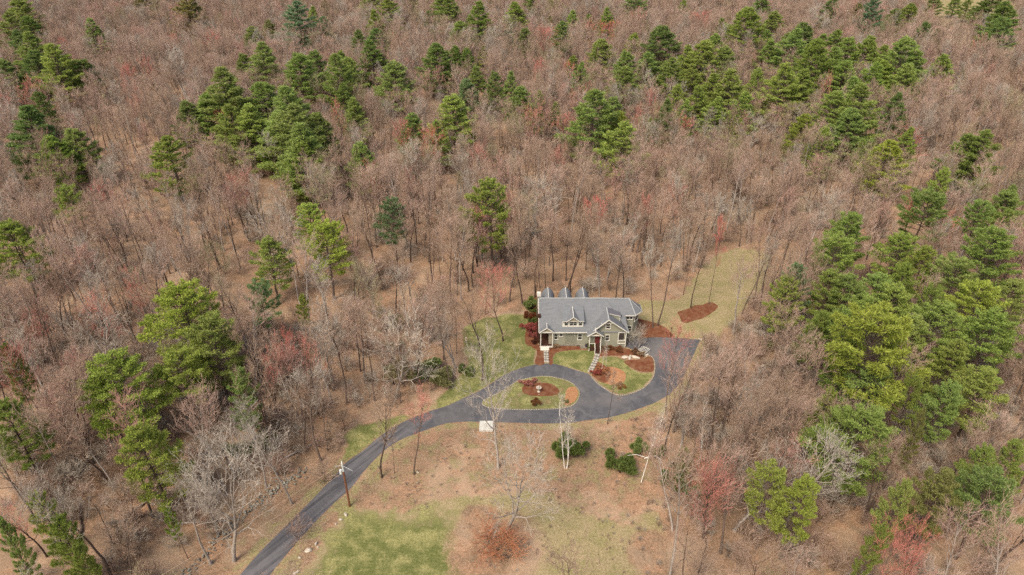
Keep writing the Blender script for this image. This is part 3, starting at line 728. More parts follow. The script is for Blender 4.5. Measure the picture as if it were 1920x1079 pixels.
# shed dormer on the side slope
sdm = hb(MB().slab([(18.65, 110.6, 7.08), (21.1, 110.6, 6.42), (21.1, 112.6, 6.42), (18.65, 112.6, 7.08)], .1), 'shed_dormer', M_panel)
MB().extr([(19.1, 110.75, 6.6), (20.85, 110.75, 5.2), (20.85, 110.75, 6.36), (19.1, 110.75, 6.83)], (0, 1.7, 0)).build('cheek_wall', M_siding, sdm, HO)
MB().box(20.87, 20.97, 110.66, 110.76, 5.1, 6.34).bar((18.8, 110.57, 6.92), (21.05, 110.57, 6.3), .06, .12).build('shed_trim', M_white, sdm, HO)
# rear arched gables
for cxr in (7.3, 10.85, 14.35):
    prof = [(-1.42, 4.4), (-1.4, 5.2), (-1.25, 5.95), (-.95, 6.6), (-.5, 7.1), (0, 7.4), (.5, 7.1), (.95, 6.6), (1.25, 5.95), (1.4, 5.2), (1.42, 4.4)]
    b = MB().extr([(cxr + x, 114.6, z) for x, z in prof], (0, 4.9, 0)); g_ = hb(b, 'arched_rear_gable', M_roof, uv=True)
    MB().box(cxr-1.2, cxr+1.2, 118.8, 119.35, .3, 5.0).build('gable_wall', M_siding, g_, HO)
    MB().bar((cxr, 114.6, 7.42), (cxr, 119.55, 7.42), .10, .05).build('ridge_trim', M_white, g_, HO)
chm = hb(MB().box(5.02, 5.68, 115.77, 116.38, 3, 7.55), 'umbrella_stem', M_stone)  # square white patio umbrella behind the house, built as a capped block
MB().box(4.98, 5.72, 115.72, 116.43, 7.55, 8.3).build('umbrella_top', M_white, chm, HO)
hb(MB().box(4.75, 5.25, 109.9, 110.1, 3.3, 3.5).box(5.0, 5.58, 111, 113.4, .3, 6.2), 'overhang_shade', M_brown)  # dark boxes stand in for the shade under the left gable overhang
for x, y, z in ((21.25, 111.2, 5.9), (21.6, 109.4, 4.7)): hb(MB().lathe((x, y, z - .5), [(.06, 0), (.06, .85)], 8), 'vent_pipe', M_black)
hb(MB().box(12.6, 14.9, 109.2, 109.4, .35, .5).box(13.4, 14.8, 108.6, 109.2, .02, .5), 'stoop', M_stone)

# ------------------------------------------------------------------ street-side objects
PX, PY = -24.08, 69.88
pole = bpy.data.objects.new('utility_pole', None); C.objects.link(pole); pole.location = (PX, PY, 0)
tag(pole, 'brown wooden utility pole with grey transformer beside the lower driveway', 'utility pole')
MB().lathe((0, 0, -.2), [(.17, 0), (.16, 3), (.145, 6.4), (.13, 7.6)], 10).build('pole_shaft', M_polewood, pole)
MB().lathe((0, 0, 7.4), [(.14, 0), (.125, 1.6), (.09, 1.75)], 10).build('pole_top_cover', M_greymetal, pole)
MB().lathe((-.36, -.12, 6.95), [(.17, 0), (.2, .08), (.2, .75), (.17, .85)], 12).build('transformer', M_greymetal, pole)
MB().lathe((0, 0, 9.1), [(.07, 0), (.11, .08), (.06, .18), (.1, .26), (.03, .34)], 8).build('insulator', M_white, pole)
MB().bar((0, 0, 8.5), (1.45, -.4, 7.9), .035).bar((0, 0, 8.5), (-1.2, .3, 8.1), .035).build('bracket', M_greymetal, pole)
pole2 = pole.copy(); C.objects.link(pole2); pole2.location = (-55.5, 39.5, 0); pole2['label'] = 'next brown utility pole farther down the driveway, below the bottom edge'
for ch in pole.children:
    c_ = ch.copy(); C.objects.link(c_); c_.parent = pole2
def wire(a, b, sag, r_=.022):
    a = Vector(a); b = Vector(b); pts = []
    for k in range(17):
        t = k / 16; p = a.lerp(b, t); p.z -= sag * 4 * t * (1 - t); pts.append(p)
    segs = [(*pts[k], *pts[k+1], r_, r_) for k in range(16)]
    V, Q = tubes(segs, 5); return np_mesh('cable_mesh', V, Q, mats=[M_wire])
tag(mobj('power_cable', wire((PX, PY, 8.9), (-55.5, 39.5, 8.9), .5)), 'upper orange-brown power cable running from the utility pole down along the leafy verge', 'cable', 'power cables along the driveway')
tag(mobj('power_cable', wire((PX-.1, PY-.1, 7.2), (-55.4, 39.2, 7.0), .7)), 'lower orange-brown power cable running from the transformer down over the driveway edge', 'cable', 'power cables along the driveway')

def rock_mesh(seed, n=2):
    import bmesh
    bm = bmesh.new(); bmesh.ops.create_icosphere(bm, subdivisions=n, radius=.5); g = random.Random(seed)
    pl = [(Vector((g.gauss(0, 1), g.gauss(0, 1), g.gauss(0, 1))).normalized(), g.uniform(.28, .44)) for _ in range(9)]
    for v in bm.verts:
        for nn, d in pl:
            k = v.co.dot(nn) - d
            if k > 0: v.co -= nn * k
        v.co += Vector((g.gauss(0, .015), g.gauss(0, .015), g.gauss(0, .015)))
    me = bpy.data.meshes.new('rock_mesh'); bm.to_mesh(me); bm.free(); return me
ROCKS = [rock_mesh(s) for s in range(6)]
for m_ in ROCKS: m_.materials.append(M_pale)
def rock(px, py, sx, sy, sz, label, group=None, k=0):
    x, y = G(px, py); o = mobj('boulder', ROCKS[k % 6]); o.location = (x, y, sz * .3); o.scale = (sx, sy, sz); o.rotation_euler = (0, 0, k * 1.3)
    tag(o, label, 'boulder', group); return o
grp = 'pale boulders on the verge right of the lower driveway'
rock(578, 1034, 1.1, .8, .6, 'large pale boulder on the grass verge right of the lower driveway', grp, 0)
rock(593, 1021, .6, .45, .5, 'small pale boulder just above the large one on the driveway verge', grp, 1)
rock(562, 1047, .5, .35, .3, 'flat tan stone just below the large boulder on the driveway verge', grp, 2)
rock(596, 1027, .3, .3, .25, 'tiny pale stone beside the small boulder on the driveway verge', grp, 3)
rock(648, 966, .9, .5, .35, 'low flat pale stone at the foot of the utility pole', grp, 4)
rock(639, 975, .7, .4, .3, 'pale stone a step below the utility pole on the field edge', grp, 5)
rock(630, 983, .45, .35, .25, 'lowest pale stone of the short row below the utility pole', grp, 1)
rock(555, 1075, 1.2, .5, .3, 'flat tan ledge stone at the bottom of the driveway verge', grp, 3)
rock(783, 887, .7, .3, .35, 'pale rock lying at the foot of the bare tree on the hillside', None, 2)
rock(1313.5, 637.5, .95, .8, .5, 'white boulder at the far right corner of the parking area', None, 4)
gb = 'flat white boulders between the two mulch beds'
rock(1172, 671, 1.6, .9, .45, 'leftmost flat white boulder between the mulch beds right of the door', gb, 0)
rock(1192, 671.5, 2.0, .9, .5, 'wide flat white boulder in the middle between the two mulch beds', gb, 2)
rock(1181, 671.5, 1.6, .8, .5, 'dull tan boulder wedged between the two flat white ones', gb, 1)
rock(1213, 667, .9, .6, .5, 'small white boulder at the kerb end of the mulch bed', gb, 3)
rock(1209, 666, .5, .5, .4, 'smallest white stone left of the boulder at the kerb end', gb, 5)
# old stone wall left of the driveway: one tumbled wall, its stones are its surface
def stone_wall():
    g = random.Random(4); pts = GP([(250,1190),(310,1125),(350,1079),(395,1032),(440,985),(475,950),(510,922),(545,902),(575,882)])
    cum = np.concatenate([[0], np.cumsum(np.linalg.norm(np.diff(pts, axis=0), axis=1))]); V = []; Fs = []; o = 0
    for k in range(int(cum[-1] * 11)):
        s = g.uniform(0, cum[-1]); x = np.interp(s, cum, pts[:, 0]) + g.gauss(0, .6); y = np.interp(s, cum, pts[:, 1]) + g.gauss(0, .42)
        me = g.choice(ROCKS); sc_ = g.uniform(.16, .46); sz = sc_ * g.uniform(.5, .9); a = g.uniform(0, 6.28)
        co = np.empty(len(me.vertices) * 3); me.vertices.foreach_get('co', co); co = co.reshape(-1, 3)
        c, s_ = math.cos(a), math.sin(a)
        V.append(np.stack([x + (co[:, 0]*c - co[:, 1]*s_) * sc_, y + (co[:, 0]*s_ + co[:, 1]*c) * sc_, co[:, 2] * sz + g.uniform(0, .3)], 1))
        tr_ = np.empty(len(me.polygons) * 3, int); me.polygons.foreach_get('vertices', tr_); Fs.append(tr_.reshape(-1, 3) + o); o += len(co)
    return np_mesh('stone_wall_mesh', np.concatenate(V), tris=np.concatenate(Fs), mats=[M_stone])
tag(mobj('stone_wall', stone_wall()), 'tumbled grey fieldstone wall along the wood edge left of the lower driveway', 'stone wall')
# concrete vault cover beside the loop
sx, sy = -4.35, 86.75
vl = bpy.data.objects.new('utility_vault', None); C.objects.link(vl); vl.location = (sx, sy, 0)
tag(vl, 'square pale concrete utility slab with grooved lid below the driveway loop', 'concrete slab')
MB().box(-1.15, 1.15, -1.15, 1.15, 0, .3).build('slab', M_concrete, vl)
lid = MB().box(-.7, .75, -.75, .7, .302, .34).build('lid', M_concrete, vl)
gv = MB()
for k in (-.45, -.15, .15, .4): gv.box(-.35 + .1*k, .45, k - .03, k + .03, .342, .35)
gv.build('groove', M_stone, vl)
# garden ornament on the island
ox, oy = G(1010, 736)
orn = bpy.data.objects.new('garden_ornament', None); C.objects.link(orn); orn.location = (ox, oy, .14)
tag(orn, 'small pale stone birdbath ornament on the mulch in the oval island', 'ornament')
MB().lathe((0, 0, 0), [(.3, 0), (.3, .1), (.14, .2), (.11, .6), (.2, .75)], 12).build('pedestal', M_pale, orn)
MB().lathe((0, 0, .75), [(.2, 0), (.46, .16), (.5, .24), (.38, .22), (.1, .12)], 14).build('basin', M_pale, orn)
MB().lathe((0, 0, .85), [(.1, 0), (.16, .2), (.08, .35), (.13, .5), (.03, .62)], 10).build('finial', M_pale, orn)
rock(1010.5, 741, .3, .3, .2, 'tiny white stepping stone in front of the birdbath ornament', None, 2)
# lamp post, white marker post, slatted garden table
lx, ly = G(1257, 632)
lp_ = bpy.data.objects.new('lamp_post', None); C.objects.link(lp_); lp_.location = (lx, ly, 0)
tag(lp_, 'thin dark lamp post at the mulch edge by the parking area', 'lamp post')
MB().lathe((0, 0, 0), [(.09, 0), (.05, .2), (.045, 1.9)], 8).build('post', M_black, lp_)
MB().lathe((0, 0, 1.9), [(.06, 0), (.14, .1), (.16, .38), (.05, .5), (.02, .6)], 8).build('lantern', M_black, lp_)
mx_, my_ = G(874, 643)
mp = MB().box(-.09, .09, -.09, .09, 0, 1.25); mpo = mp.build('marker_post', M_white); mpo.location = (mx_, my_, 0)
tag(mpo, 'short white marker post among the leaves at the left lawn edge', 'post')
MB().extr([(-.12, -.12, 1.251), (.12, -.12, 1.251), (.12, .12, 1.251), (-.12, .12, 1.251)], (0, 0, .06)).build('post_cap', M_white, mpo)
tx, ty = G(1207, 662)
tb = bpy.data.objects.new('garden_table', None); C.objects.link(tb); tb.location = (tx, ty, 0); tb.rotation_euler = (0, 0, R(48))
tag(tb, 'pale slatted table standing diagonally at the corner of the parking area', 'table')
tt = MB()
for k in range(6): tt.box(-.85, .85, -.82 + k*.31, -.74 + k*.31, .80, .84)
tt.box(-.85, -.77, -.74, .73, .755, .798).box(.77, .85, -.74, .73, .755, .798)
tt.build('tabletop', M_white, tb)
for ax in (-.8, .8):
    for ay in (-.76, .76): MB().box(ax-.03, ax+.03, ay-.03, ay+.03, 0, .75).build('leg', M_greymetal, tb)
# ------------------------------------------------------------------ shrubs
def shrub_geo(seed, n=1500, cone=0.):
    g = np.random.default_rng(seed); P = []; D = []
    lumps = [(np.array([g.normal(0, .36), g.normal(0, .36), g.uniform(.15, .78)]), g.uniform(.14, .30)) for _ in range(15)]
    for k in range(n):
        c, r_ = lumps[k % 15]; d = g.normal(size=3); d /= np.linalg.norm(d); d[2] = abs(d[2]) * .9 - .15
        p = c + d * r_ * g.uniform(.6, 1.05); p[2] = max(p[2], .03); P.append(p); D.append(d + [0, 0, .6])
    P = np.array(P); D = np.array(D); K = 6
    V, Q = blades(np.repeat(P, K, 0), np.repeat(D, K, 0) + g.normal(size=(n*K, 3)) * .7, g.uniform(.10, .19, n*K), .022, g)
    st = []
    for k in range(9):
        a = g.uniform(0, 6.28); st.append((0, 0, -.02, .4*math.cos(a), .4*math.sin(a), g.uniform(.3, .6), .03, .012))
    return tubes(st, 4), (V, Q)
M_shrubleaf = mat('shrub_leaves', needle_build, .7, .2)
SH = []
for s in (51, 52, 53):
    a, b = shrub_geo(s); SH.append((np_mesh('shrub_stem_mesh', *a, mats=[BK['dark']]), np_mesh('shrub_foliage_mesh', *b, mats=[M_shrubleaf])))
def shrub(name, px, py, wpx, hm, col, label, cat='shrub', group=None, k=0, ysc=1.0):
    x, y = G(px, py); s = F / math.hypot(math.hypot(x, y), CAM_H); wm = wpx / s
    e = bpy.data.objects.new(name, None); C.objects.link(e); e.location = (x, y, float(height(x, y))); e.scale = (wm / 1.5, wm / 1.5 * ysc, hm); e.rotation_euler = (0, 0, k * 1.1)
    a, b = SH[k % 3]; st_ = mobj('stem', a, e); fo = mobj('foliage', b, e); fo.color = (*col, 1)
    tag(e, label, cat, group); return e
DG = (.15, .195, .05); MG = (.20, .245, .075); YG = (.20, .235, .05); RD = (.36, .10, .07); OR = (.42, .20, .10); OL = (.26, .25, .10); BG = (.085, .145, .075); TAN=(.36,.25,.15)
shrub('evergreen_shrub', 1055, 858, 46, 3.4, DG, 'round dark evergreen behind the white birch clump on the hillside', k=0)
shrub('evergreen_shrub', 1078, 858, 34, 3.0, DG, 'smaller evergreen touching the right side of the birch clump', k=1)
shrub('evergreen_shrub', 1162, 886, 42, 3.6, DG, 'dense dark green shrub left of the white birch with the arched limb', k=2)
shrub('evergreen_shrub', 1195, 850, 30, 2.0, MG, 'small green shrub right behind the white birch with the arched limb', k=0)
shrub('evergreen_shrub', 1228, 858, 26, 2.2, MG, 'green shrub between the arched birch limb and dark trunks', k=1)
shrub('evergreen_shrub', 1262, 918, 34, 2.8, DG, 'dark green shrub at the right edge of the leafy hillside', k=2)
shrub('evergreen_shrub', 1278, 890, 50, 3.2, OL, 'broad olive shrub under the thin birch at the wood edge', k=0)
shrub('evergreen_shrub', 1300, 935, 46, 2.2, DG, 'low dark shrub just above the red maple at the field corner', k=1)
gl_ = 'broad laurel shrubs left of the driveway loop'
shrub('laurel_shrub', 742, 712, 60, 2.6, OL, 'leftmost broad olive-green laurel in the woods left of the loop', group=gl_, k=0)
shrub('laurel_shrub', 778, 706, 58, 2.8, MG, 'middle broad olive-green laurel in the woods left of the loop', group=gl_, k=1)
shrub('laurel_shrub', 816, 716, 52, 2.6, OL, 'rightmost broad olive-green laurel in the woods left of the loop', group=gl_, k=2)
shrub('laurel_shrub', 873, 702, 24, 1.6, MG, 'small green shrub at the left corner of the front lawn', k=2)
shrub('evergreen_shrub', 735, 655, 24, 1.5, MG, 'small green shrub among leaf litter above the laurels', k=1)
shrub('evergreen_shrub', 745, 610, 30, 1.6, OL, 'pale olive shrub among thin trunks left of the lawn', k=0)
shrub('evergreen_shrub', 993, 580, 28, 2.2, MG, 'green shrub behind the left corner of the house', k=0)
shrub('evergreen_shrub', 1003, 592, 14, 1.8, DG, 'dark green shrub against the left wall of the house', k=1)
shrub('evergreen_shrub', 999, 606, 16, 1.6, DG, 'dark shrub between the brown and the red maple shrubs', k=2)
shrub('brown_shrub', 994, 600, 20, 1.7, (.20, .07, .03), 'rusty brown shrub beside the left wall of the house', k=2)
shrub('japanese_maple', 994, 622, 26, 2.0, (.38, .11, .09), 'crimson japanese maple at the left wall of the house', 'maple', k=1)
shrub('japanese_maple', 1001, 634, 18, 1.5, (.36, .12, .10), 'dull pink-red low maple below the crimson one by the porch', 'maple', k=2)
shrub('brown_shrub', 1002, 645, 14, 1.0, (.13, .05, .03), 'dark brown shrub at the left foot of the porch', k=0)
shrub('dwarf_shrub', 1003, 759, 18, .8, (.22, .10, .04), 'small russet shrub on the near grass of the oval island', k=0)
shrub('dwarf_shrub', 989, 722, 22, 1.0, (.42, .18, .14), 'pinkish twiggy shrub at the left end of the island mulch', k=1)
shrub('dwarf_shrub', 1060, 755, 10, .6, OL, 'tiny olive shrub by the orange patch of the island', k=2)
shrub('dwarf_shrub', 1105, 655, 14, 1.2, DG, 'dark shrub left of the portico steps', k=0)
shrub('dwarf_shrub', 1110, 650, 14, 1.1, OL, 'olive shrub against the portico left side', k=1)
shrub('dwarf_shrub', 1098, 651, 14, .8, (.10, .06, .09), 'purple-brown shrub at the foot of the wall left of the portico', k=2)
shrub('dwarf_shrub', 1135, 656, 16, .9, (.22, .12, .05), 'rusty shrub right of the portico steps', k=1)
shrub('dwarf_shrub', 1155, 658, 18, .9, (.24, .11, .05), 'rusty shrub under the lower gable window', k=2)
shrub('dwarf_shrub', 1040, 652, 14, .7, TAN, 'tan dry shrub in the mulch right of the porch steps', k=0)
shrub('dwarf_shrub', 1190, 664, 14, .9, (.2, .11, .06), 'brown shrub behind the white boulders', k=0)
shrub('dwarf_shrub', 1200, 668, 14, 1.0, TAN, 'tan shrub beside the slatted table', k=1)
shrub('red_shrub', 1118, 703, 16, 1.0, RD, 'bright red twiggy shrub beside the curved stone walk', k=1)
shrub('red_shrub', 1130, 699, 20, 1.0, OR, 'orange-red shrub right of the bright red one by the walk', k=2)
shrub('dwarf_shrub', 1162, 727, 18, .5, (.25, .13, .04), 'low rusty shrub in the rounded corner of the kerbed lawn', k=0)
shrub('evergreen_shrub', 1440, 655, 24, 2.0, DG, 'dark green shrub among thin trunks right of the dry lawn', k=0)
shrub('evergreen_shrub', 458, 862, 44, 3.6, DG, 'dark green hemlock shrub behind the pale trees left of the driveway', k=1)
shrub('evergreen_shrub', 496, 836, 34, 2.4, OL, 'olive shrub right of the dark hemlock above the stone wall', k=2)

P_side = GP([(1260,600),(1345,590),(1352,650),(1335,700),(1318,740),(1245,790),(1225,765),(1286,700),(1313,637),(1264,633)])
# ------------------------------------------------------------------ bare trees read from the photograph (foot pixel, height, spread)
fixed = []     # (x, y, radius) already taken
def named(name, style, k, bark, tw, px, py, H, wpx, label, cat='tree', group=None, rz=None, tilt=(0, 0)):
    x, y = G(px, py); s = F / math.hypot(math.hypot(x, y), CAM_H)
    h0, w0 = H0[style], W0[style]
    e, t, c = place_tree(name, style, k, bark, tw, x, y, (wpx / s) / w0 if wpx else H / h0, H / h0, rz, tilt)
    fixed.append((x, y, 2.5)); tag(e, label, cat, group); return e
named('bare_tree', 'spreading', 0, 'grey', 'pale', 438, 1052, 17, 175, 'large pale grey bare tree at the verge left of the driveway, bottom left')
named('bare_tree', 'tall', 1, 'grey', 'grey', 396, 1058, 15, 110, 'slim grey bare tree just left of the large pale one')
named('bare_tree', 'round', 1, 'grey', 'pale', 547, 945, 14, 110, 'pale bare tree leaning over the stone wall left of the utility pole')
named('bare_tree', 'tall', 2, 'grey', 'pale', 500, 915, 14, 80, 'thin pale bare tree with knotted trunk above the stone wall')
named('bare_tree', 'vase', 0, 'grey', 'pale', 470, 900, 12, 60, 'pale forked bare tree left of the knotted one above the stone wall')
named('bare_tree', 'round', 0, 'dark', 'brown', 716, 896, 14.5, 110, 'dark-trunked bare tree on the right bank of the driveway')
named('red_maple', 'tall', 0, 'dark', 'red', 776, 890, 14, 75, 'red budding maple on the bank beside the driveway bend', 'maple')
named('bare_tree', 'pole', 1, 'dark', 'brown', 740, 888, 8, 40, 'thin sapling between the bank tree and the red maple')
named('bare_tree', 'spreading', 1, 'grey', 'pale', 934, 878, 19, 140, 'tall pale bare tree whose open crown spreads over the driveway loop')
named('bare_tree', 'spreading', 0, 'grey', 'pale', 950, 1000, 15, 190, 'broken bare oak with long pale limbs in the middle of the field', rz=2.0)
named('bare_tree', 'brush', 0, 'dark', 'russet', 925, 1035, 3.4, 110, 'russet twiggy thicket under the broken oak on the field')
named('bare_tree', 'brush', 2, 'dark', 'russet', 950, 1045, 3.0, 90, 'lower right russet thicket at the foot of the broken oak')
named('birch', 'birchclump', 0, 'white', 'pale', 1061, 878, 13, 55, 'clump of white birch trunks in front of the round evergreen', 'birch')
eb = named('birch', 'birch', 0, 'white', 'pale', 1202, 905, 14, 60, 'single white birch with an arched limb on the hillside', 'birch', rz=0)
def arch(y0, x1, z0, top, r_):
    P_ = [(x1 * (1 - (1 - k / 12) ** 1.4), .3 * k / 12, z0 * (1 - (k / 12) ** 2.4) + top * math.sin(math.pi * k / 12)) for k in range(13)]
    return [(*P_[k], *P_[k+1], r_ * (1 - k / 20), r_ * (1 - (k+1) / 20)) for k in range(12)]
sA = Vector(eb.scale)
lm = mobj('arched_limb', np_mesh('arched_limb_mesh', *tubes([(a / sA.x, b / sA.y, c_ / sA.z, d / sA.x, e_ / sA.y, f_ / sA.z, q1, q2) for a, b, c_, d, e_, f_, q1, q2 in arch(0, 3.6, 5.2, .9, .09)], 6), mats=[BK['white']], smooth=True), eb)
lm2 = mobj('side_limb', np_mesh('side_limb_mesh', *tubes([(0, 0, 5.5 / sA.z, -1.3 / sA.x, .1, 6.0 / sA.z, .06, .045), (-1.3 / sA.x, .1, 6.0 / sA.z, -2.6 / sA.x, .2, 5.7 / sA.z, .045, .02)], 6), mats=[BK['white']], smooth=True), eb)
named('birch', 'birch', 1, 'white', 'pale', 1309, 885, 13, 46, 'thin white birch at the wood edge right of the hillside', 'birch')
named('bare_tree', 'pole', 0, 'dark', 'brown', 1139, 796, 10, 50, 'slim brown bare tree on the outer edge of the driveway loop')
named('bare_tree', 'round', 2, 'dark', 'pink', 1243, 850, 18, 110, 'dark-trunked tree with a pink-grey crown in front of the parking area')
named('bare_tree', 'vase', 1, 'dark', 'pink', 1262, 812, 12, 80, 'pink-tipped bare tree hiding the near end of the parking area')
named('bare_tree', 'round', 1, 'dark', 'brown', 905, 712, 19, 130, 'large many-limbed bare tree on the front lawn left of the house')
named('red_maple', 'round', 0, 'dark', 'red', 943, 640, 14, 95, 'pinkish red maple behind the lawn tree left of the house', 'maple')
named('bare_tree', 'tall', 3, 'dark', 'brown', 843, 727, 20, 70, 'tall straight bare tree at the wood edge left of the lawn')
named('bare_tree', 'tall', 0, 'dark', 'grey', 1224, 615, 18, 60, 'left one of two dark trunks rising from the mulch bed by the wing')
named('bare_tree', 'tall', 1, 'dark', 'grey', 1233, 611, 20, 70, 'right, leaning one of two dark trunks in the mulch bed by the wing', tilt=(0, .08), rz=0)
named('bare_tree', 'tall', 2, 'dark', 'brown', 1295, 578, 15, 50, 'left slim tree in the oval mulch bed on the dry lawn')
named('red_maple', 'pole', 2, 'dark', 'red', 1329, 572, 17, 45, 'slim red-topped maple at the right end of the oval mulch bed', 'maple')
named('bare_tree', 'tall', 3, 'dark', 'grey', 1391, 590, 17, 50, 'tall dark leaning tree at the right side of the dry lawn', tilt=(0, .10), rz=0)
named('bare_tree', 'pole', 0, 'dark', 'brown', 1427, 625, 15, 34, 'thin dark tree just right of the dry lawn on leaf litter')
named('bare_tree', 'tall', 0, 'dark', 'brown', 1443, 548, 17, 45, 'straight dark tree at the upper right corner of the dry lawn')
named('bare_tree', 'brush', 1, 'grey', 'grey', 1195, 657, 4.5, 40, 'grey twiggy ornamental tree at the corner of the house by the parking area')
named('birch', 'birch', 2, 'white', 'pale', 1127, 698, 6, 20, 'slim pale sapling in the red bed beside the curved walk', 'birch')
named('birch', 'birch', 1, 'white', 'pale', 1136, 694, 5.5, 16, 'second pale sapling right of the one by the curved walk', 'birch')
named('red_maple', 'round', 2, 'dark', 'red', 1318, 1010, 13, 120, 'broad red maple at the right edge of the field, bottom', 'maple')
named('bare_tree', 'spreading', 1, 'grey', 'pale', 372, 520, 17, 85, 'whitish bare tree standing out in the left woods', rz=1.0)
named('bare_tree', 'vase', 0, 'grey', 'pale', 357, 200, 17, 75, 'pale grey bare tree in the upper left woods', rz=1.0)

# ------------------------------------------------------------------ pines: crown top pixel, width, visible height, colour
Y_, G_, D_, B_, O_ = 'y', 'g', 'd', 'b', 'o'
pl = """33 3 50 60 g;17 30 50 45 g;53 37 37 33 d;50 68 62 75 g;97 90 70 70 g;150 118 42 52 d;5 117 40 37 d;172 42 35 25 g;267 -5 30 18 o;345 -8 50 30 o;467 45 35 40 g;503 27 30 42 o;553 3 58 68 b;603 30 30 42 b;583 12 25 40 g;487 90 62 75 g;460 110 35 55 d;560 112 62 75 g;627 107 55 90 g;75 187 38 45 d;43 213 80 70 d;97 270 60 62 y;135 255 55 55 g;353 207 50 55 d;413 153 90 110 g;440 175 60 85 g;493 168 70 75 g;535 175 75 70 g;545 215 90 75 g;565 245 75 100 g;560 278 70 78 g;313 270 75 72 g;610 5 22 20 g;
693 -10 35 32 g;730 -3 42 55 g;703 33 33 50 g;770 -12 30 30 g;828 -8 45 50 g;673 60 35 50 d;697 83 50 55 d;735 118 58 62 g;653 113 45 62 g;643 153 40 60 d;662 187 42 42 g;805 33 22 32 d;845 5 45 40 g;860 53 35 42 g;897 17 48 65 g;925 -12 25 30 g;967 15 45 28 g;1000 -10 35 30 g;1040 5 28 32 y;986 63 35 40 d;950 65 22 25 b;1052 48 35 35 g;1075 33 32 38 g;1103 42 22 25 g;1140 30 28 28 g;1190 -5 48 55 d;820 96 55 65 d;853 103 32 45 d;877 107 25 45 d;905 103 22 30 y;893 133 40 42 d;928 143 32 52 d;957 143 30 45 g;877 153 38 50 b;975 173 45 50 g;1007 180 28 28 g;850 183 65 68 g;770 217 45 66 g;815 227 40 52 g;677 273 45 55 g;1042 202 25 32 g;1130 77 48 48 g;1190 73 28 40 g;1175 95 42 60 g;1170 128 50 42 g;1215 97 50 50 g;1247 58 62 65 d;1075 110 25 22 y;1090 117 30 42 g;1113 180 90 72 g;1145 190 45 60 d;1160 215 42 45 y;1170 235 70 75 g;1252 190 35 35 d;1220 223 12 15 y;1273 160 30 40 g;922 347 100 132 y;
1283 2 25 30 g;1430 -10 40 25 d;1355 42 30 30 g;1403 25 60 75 g;1452 20 40 50 g;1437 53 28 28 g;1318 85 58 55 g;1343 73 35 50 g;1300 127 40 52 g;1335 140 55 60 g;1377 133 62 80 g;1422 137 32 58 g;1470 125 68 88 g;1285 187 35 35 g;1507 37 50 50 d;1497 70 60 60 g;1563 -3 35 38 d;1610 3 25 25 d;1645 -5 35 65 b;1678 17 32 35 d;1708 5 35 45 g;1757 -5 28 30 d;1792 3 22 22 g;1815 10 22 25 d;1843 13 22 30 d;1865 -10 40 30 d;1888 17 52 75 d;1880 45 50 50 d;1573 53 50 50 g;1578 48 22 30 g;1530 97 55 85 g;1563 105 50 70 g;1627 80 48 75 g;1590 85 45 70 g;1653 122 45 50 y;1697 82 60 85 g;1720 100 48 70 g;1737 47 38 45 d;1757 57 20 32 d;1770 102 50 45 g;1813 130 18 18 y;1600 160 45 55 g;1565 180 60 75 g;1620 173 72 100 g;1683 193 42 55 d;1505 222 45 40 y;1547 250 40 28 g;1385 220 25 25 y;1617 273 20 25 y;1663 272 65 55 y;1705 250 40 35 y;1815 262 68 65 d;1850 257 62 95 g;1773 318 38 42 y;1897 347 30 40 g;
120 355 58 45 g;10 420 95 85 y;577 387 75 75 y;605 425 95 50 y;497 452 80 85 g;483 535 60 50 b;560 555 25 50 y;335 545 140 150 y;385 600 120 130 g;205 672 140 120 y;330 668 110 90 y;180 700 90 80 y;445 700 60 85 g;0 650 40 50 g;262 800 112 150 y;5 760 90 90 g;72 925 55 70 y;105 975 60 80 g;145 1030 50 45 g;0 985 40 50 g;317 955 25 18 y;733 375 60 75 b;
1745 365 95 78 d;1600 403 80 100 g;1575 445 90 60 g;1695 443 82 90 y;1893 358 70 80 g;1845 380 60 40 g;1895 395 70 60 g;1870 440 110 130 g;1800 490 90 75 g;1497 500 60 55 b;1480 525 70 70 g;1560 510 70 80 g;1593 520 75 85 g;1650 515 80 80 g;1685 540 90 85 g;1755 545 50 40 g;1845 537 100 80 y;1655 607 175 130 y;1590 590 80 50 g;1765 573 110 110 g;1870 590 115 125 g;1520 612 25 20 b;1563 722 62 65 y;1720 712 50 35 g;1625 780 150 135 g;1730 775 30 50 o;1460 882 90 60 y;1510 900 80 85 y;1697 905 52 60 g;1763 887 90 75 o;1850 843 60 100 g;1870 900 115 95 d;1645 982 42 42 g;1910 830 60 90 g;
1625 560 80 80 g;1720 600 80 90 g;1800 640 90 90 g;1540 590 60 80 g;1700 500 60 70 g;1850 700 100 90 g;1905 530 70 90 g;1740 470 60 60 g;1640 690 90 80 g;1780 720 70 60 g;1600 640 70 70 g;
1360 100 45 60 g;1400 170 50 70 g;1510 140 50 70 g;1545 60 40 50 g;1585 130 45 60 g;1660 90 45 60 g;1640 130 45 60 g;1700 130 50 60 g;1600 215 55 70 g;1350 180 50 60 g;1445 90 40 50 g;1480 60 40 45 d;1290 90 45 60 g;1310 160 45 60 g;1260 110 45 55 g;
430 215 70 80 g;470 215 70 70 g;520 225 70 70 g;390 195 60 70 g;590 225 60 80 g;25 55 50 60 d;60 100 50 60 d;115 110 45 55 d;700 60 40 50 d;640 100 40 60 g;590 100 40 60 d"""
NC = {'y': ((.295, .365, .07), 'yellow-green'), 'g': ((.265, .335, .08), 'mid green'), 'd': ((.20, .265, .07), 'dark green'), 'b': ((.185, .275, .125), 'blue-green'), 'o': ((.26, .25, .085), 'olive')}
ORD = ['leftmost'] + [w + ' from left' for w in 'second third fourth fifth sixth seventh eighth ninth tenth eleventh twelfth thirteenth fourteenth fifteenth sixteenth'.split()]
